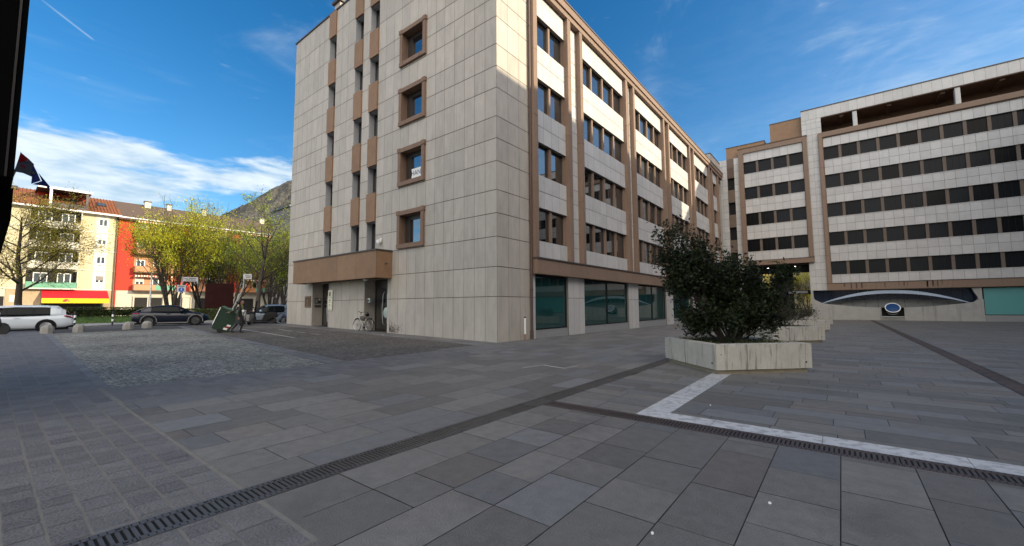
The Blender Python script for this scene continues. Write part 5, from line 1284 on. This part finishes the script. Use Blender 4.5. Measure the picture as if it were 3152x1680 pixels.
for bx, by, bz, sg in ((-.03, -.205, .775, 1), (-.47, .19, 1.02, 2)):
    for k in range(4):
        o1 = (k-1.5)*.017; dn = (-.01, o1, -.05) if sg == 1 else (-.05, o1, -.005)
        ch.append([((bx, by, bz), .03), ((bx+o1*.9 if sg == 1 else bx-.02, by+(0 if sg == 1 else o1), bz-.03 if sg == 1 else bz), .011), ((bx+o1 if sg == 1 else bx-.06, by+.006 if sg == 1 else by+o1, bz-.07-.008*(k in (1, 2)) if sg == 1 else bz+.004), .009), ((bx+o1+.012 if sg == 1 else bx-.075, by+.012 if sg == 1 else by+o1, bz-.095-.008*(k in (1, 2)) if sg == 1 else bz-.02), .008)])
    ch.append([((bx, by, bz), .03), ((bx+.03, by+.01, bz-.02), .012), ((bx+.045, by+.015, bz-.05), .010)])
# nose and ears grow from the head
ch.append([(hd, .08), ((.185, 0, 1.505), .012)])
def pm(c):
    if c.z > 1.415: return 0
    if (c.x < -.40 and c.z > .9) or (c.z < .80 and c.y < -.16 and c.z > .6 and c.x > -.1 and c.x < .06): return 0
    if c.z > .88 or abs(c.y) > .19: return 1
    return 3 if c.z < .09 else 2
skinned('body', ch, pm, [skin, jack, tight, shoe], pe)
m = MB(); N = 22
rows_ = [(.95, .155, .125, 0), (.84, .185, .150, 0), (.68, .20, .165, .01), (.54, .205, .185, .02), (.47, .20, .19, .02)]
vs = [(cx+rx_*math.cos(6.283*k/N)*(1+.05*math.sin(5*k)), ry_*math.sin(6.283*k/N)*(1+.04*math.cos(4*k)), z) for z, ry_, rx_, cx in rows_ for k in range(N)]
m.add(vs, [(i*N+k, i*N+(k+1) % N, (i+1)*N+(k+1) % N, (i+1)*N+k) for i in range(len(rows_)-1) for k in range(N)]); m.build('skirt', skirt, pe, smooth=True)
m = MB(); rows_ = [(1.22, .155, .125, .045), (1.32, .13, .115, .05), (1.39, .085, .085, .05), (1.42, .07, .07, .05)]
vs = [(cx+rx_*math.cos(6.283*k/N), ry_*math.sin(6.283*k/N), z-.06*max(0, math.cos(6.283*k/N))*(i == 0)) for i, (z, ry_, rx_, cx) in enumerate(rows_) for k in range(N)]
m.add(vs, [(i*N+k, i*N+(k+1) % N, (i+1)*N+(k+1) % N, (i+1)*N+k) for i in range(len(rows_)-1) for k in range(N) if math.cos(6.283*k/N) > .1]); m.build('scarf', scarf, pe, smooth=True)
m = MB()
for i in range(9):
    a = -.5*math.pi+i/8*math.pi
    m.tube([(.10, .06*math.sin(a), 1.665), (.02, .092*math.sin(a), 1.64), (-.03, .10*math.sin(a), 1.56), (-.03, .10*math.sin(a), 1.47), (-.01, .09*math.sin(a), 1.40)], [.022, .036, .04, .038, .02], 7)
m.lathe([(.02, .0), (.06, .02), (.07, .06), (.05, .1), (.02, .115)], (-.09, 0, 1.47), n=12); m.build('hair', hairM, pe, smooth=True)

# bicycles
def bicycle(label, frameC, bag=False):
    b = empty('bicycle', (0, 0, 0), 0, label, 'bicycle', 'bicycles and motorbikes by the street')
    wr = .335; ax = (.0, 1.02)
    for x in ax:
        w = empty('wheel', (x, 0, wr)); w.parent = b
        m = MB(); n = 32; m.tube([(wr*math.cos(6.2832*k/n), 0, wr*math.sin(6.2832*k/n)) for k in range(n+1)], .018, 6); m.build('tyre', tyreM, w)
        m = MB(); m.tube([((wr-.025)*math.cos(6.2832*k/n), 0, (wr-.025)*math.sin(6.2832*k/n)) for k in range(n+1)], .010, 5); m.tube([(0, -.04, 0), (0, .04, 0)], .022, 8)
        for k in range(18): a = 6.2832*k/18; m.tube([(.02*math.cos(a+.5), .015*(-1)**k, .02*math.sin(a+.5)), ((wr-.03)*math.cos(a), 0, (wr-.03)*math.sin(a))], .0022, 3)
        m.build('rim', steel, w)
    m = MB(); bb = (.45, 0, .28); st = (.30, 0, .74); hdt = (.80, 0, .82); hb = (.83, 0, .70)
    m.tube([bb, st], .017); m.tube([bb, (.62, 0, .42), hb], .026); m.tube([(.36, 0, .55), (.60, 0, .56), hdt], .018); m.tube([hb, hdt, (.785, 0, .90)], .02)
    for y in (-.05, .05): m.tube([(0, y, wr), bb], .010); m.tube([(0, y, wr), (.32, 0, .66)], .009); m.tube([hb, (.86, y, .6), (1.02, y, wr)], .013)
    m.build('frame', frameC, b)
    m = MB(); m.tube([(.30, 0, .70), (.28, 0, .88)], .013); m.lathe([(.03, -.14), (.09, -.10), (.075, 0), (.03, .14)], (.26, 0, .90), 'x', 10); m.build('saddle', blackM, b)
    m = MB(); m.tube([(.785, 0, .88), (.76, 0, 1.02)], .013); m.tube([(.60, -.29, 1.06), (.72, -.2, 1.07), (.77, 0, 1.03), (.72, .2, 1.07), (.60, .29, 1.06)], .013); m.tube([(.54, -.30, 1.05), (.64, -.27, 1.065)], .018); m.tube([(.54, .30, 1.05), (.64, .27, 1.065)], .018); m.build('handlebar', blackM, b)
    m = MB(); m.lathe([(.02, -.012), (.10, -.012), (.10, .012), (.02, .012)], (.45, -.05, .28), 'y', 18); m.tube([(.45, -.06, .28), (.56, -.07, .16)], .010); m.tube([(.45, .06, .28), (.34, .07, .40)], .010); m.box(.52, .62, -.15, -.06, .15, .17); m.box(.28, .38, .06, .15, .39, .41); m.build('crank', blackM, b)
    m = MB()
    for y in (-.06, .06): m.tube([(.28, y, .70), (-.18, y, .70)], .006); m.tube([(-.12, y, .70), (0, y, wr)], .006)
    for x in (.2, .1, 0, -.1, -.18): m.tube([(x, -.06, .70), (x, .06, .70)], .006)
    for cx, a0, a1 in ((0, .55, 3.0), (1.02, .9, 2.9)): m.tube([(cx+(wr+.035)*math.cos(a0+(a1-a0)*k/10), 0, wr+(wr+.035)*math.sin(a0+(a1-a0)*k/10)) for k in range(11)], .018, 5)
    m.tube([(.44, .05, .27), (.36, .10, .02)], .01); m.build('rack_and_guards', blackM, b)
    return b


creamF = mat('cream_bike_paint', (.50, .47, .40), .4, .05); blueF = mat('blue_bike_paint', (.05, .08, .22), .4, .05)
bk1 = bicycle('pale framed city bicycle with a grey bag, leaning by the entrance door', creamF)
# front wheel to the left
bk1.location = (-8.86, -.27, gz(-8.9, 0)); bk1.rotation_euler = (R(4), 0, R(180+6))
bag = MB(); bag.lathe([(.03, -.19), (.11, -.15), (.125, 0), (.11, .15), (.03, .19)], (0, 0, 0), 'x', 14); bo = bag.build('bag', mat('grey_bag', (.10, .085, .07), .85, .2, 12), smooth=True)
bo.location = (-9.42, -.30, gz(-9.4, 0)+.70); bo.rotation_euler = (0, R(12), R(6)); bo.scale = (1, .8, 1); tag(bo, 'small grey bag slung on the frame of the pale bicycle', 'bag')
bk2 = bicycle('blue bicycle parked in front of the silver hatchback', blueF); bk2.location = (-20.2, 1.0, .36); bk2.rotation_euler = (0, 0, R(228))
bk3 = bicycle('dark bicycle parked close to the travertine corner', blackM); bk3.location = (-20.25, 2.1, .36); bk3.rotation_euler = (0, 0, R(235))


def scooter(label, paint, screen=True):
    s = empty('scooter', (0, 0, 0), 0, label, 'scooter', 'bicycles and motorbikes by the street'); wr = .24
    for x in (0, 1.30):
        w = empty('wheel', (x, 0, wr)); w.parent = s
        m = MB(); m.lathe([(wr*.62, -.06), (wr*.95, -.06), (wr, 0), (wr*.95, .06), (wr*.62, .06)], (0, 0, 0), 'y', 24); m.build('tyre', tyreM, w)
        m = MB(); m.lathe([(.02, -.03), (.15, -.045), (.15, .045), (.02, .03)], (0, 0, 0), 'y', 14); m.build('rim', rimM, w)
    m = MB()
    pf = [(-.35, .50), (-.30, .72), (.10, .76), (.45, .70), (.55, .42), (.62, .30), (.98, .30), (1.06, .62), (1.0, .98), (1.06, 1.0), (1.20, .62), (1.22, .40), (1.05, .22), (.55, .20), (.25, .22), (-.1, .42)]
    m.extr(pf, -.16, .16); m.build('body', paint, s, bevel=.05)
    m = MB(); m.extr([(-.32, .73), (-.2, .82), (.2, .84), (.46, .76), (.45, .70), (-.3, .70)], -.15, .15); m.build('seat', blackM, s, bevel=.03)
    m = MB(); m.tube([(1.30, .07, wr), (1.22, .07, .5), (1.08, 0, .95), (1.03, 0, 1.08)], .022, 8); m.tube([(.93, -.36, 1.10), (1.03, -.15, 1.09), (1.03, .15, 1.09), (.93, .36, 1.10)], .018, 8); m.lathe([(.01, 0), (.045, .01), (.05, .09), (.01, .1)], (1.03, -.33, 1.15), 'x', 10); m.lathe([(.01, 0), (.045, .01), (.05, .09), (.01, .1)], (1.03, .33, 1.15), 'x', 10); m.extr([(1.12, .42), (1.3, .50), (1.48, .42), (1.46, .45), (1.3, .54), (1.12, .47)], -.07, .07); m.build('fork_and_handlebar', blackM, s)
    m = MB(); m.lathe([(.01, .04), (.07, .03), (.085, 0), (.06, -.05)], (1.14, 0, .92), 'x', 14); m.build('headlight', whiteL, s)
    if screen:
        m = MB(); n = 10
        vs = [(1.10-.10*t-.05*abs(u)**2, u*(.24-.07*t*t), 1.0+.62*t) for t in rng(0, 1, 6) for u in rng(-1, 1, n)]
        m.add(vs, [(i*(n+1)+j, i*(n+1)+j+1, (i+1)*(n+1)+j+1, (i+1)*(n+1)+j) for i in range(6) for j in range(n)]); m.build('windscreen', mat('smoked_screen', (.05, .05, .05), .1, 0) if 'smoked_screen' not in MATS else MATS['smoked_screen'], s, smooth=True, fix=False)
    return s


s1 = scooter('grey scooter half hidden behind the walking person', trimG, False); s1.location = (-19.06, -2.45, gz(-19, -2.5)); s1.rotation_euler = (0, 0, R(-38))
s2 = scooter('black scooter with a tall windscreen in front of the silver hatchback', blackM, True); s2.location = (-19.9, -.75, .37); s2.rotation_euler = (0, 0, R(235))
s3 = scooter('black scooter at the very edge of the travertine wall', blackM, True); s3.location = (-21.2, 2.3, .36); s3.rotation_euler = (0, 0, R(250))
s4 = scooter('grey scooter with a windscreen cut off by the left edge of the photo', trimG, True); s4.location = (-19.0, -13.85, .36); s4.rotation_euler = (0, 0, R(70))
m = MB(); m.box(-.3, .15, -.2, .2, .86, 1.16); m.box(-.31, -.30, -.18, .18, .9, 1.1, 1); m.build('top_box', [trimG, MATS['reflector_red']], s4, bevel=.04)
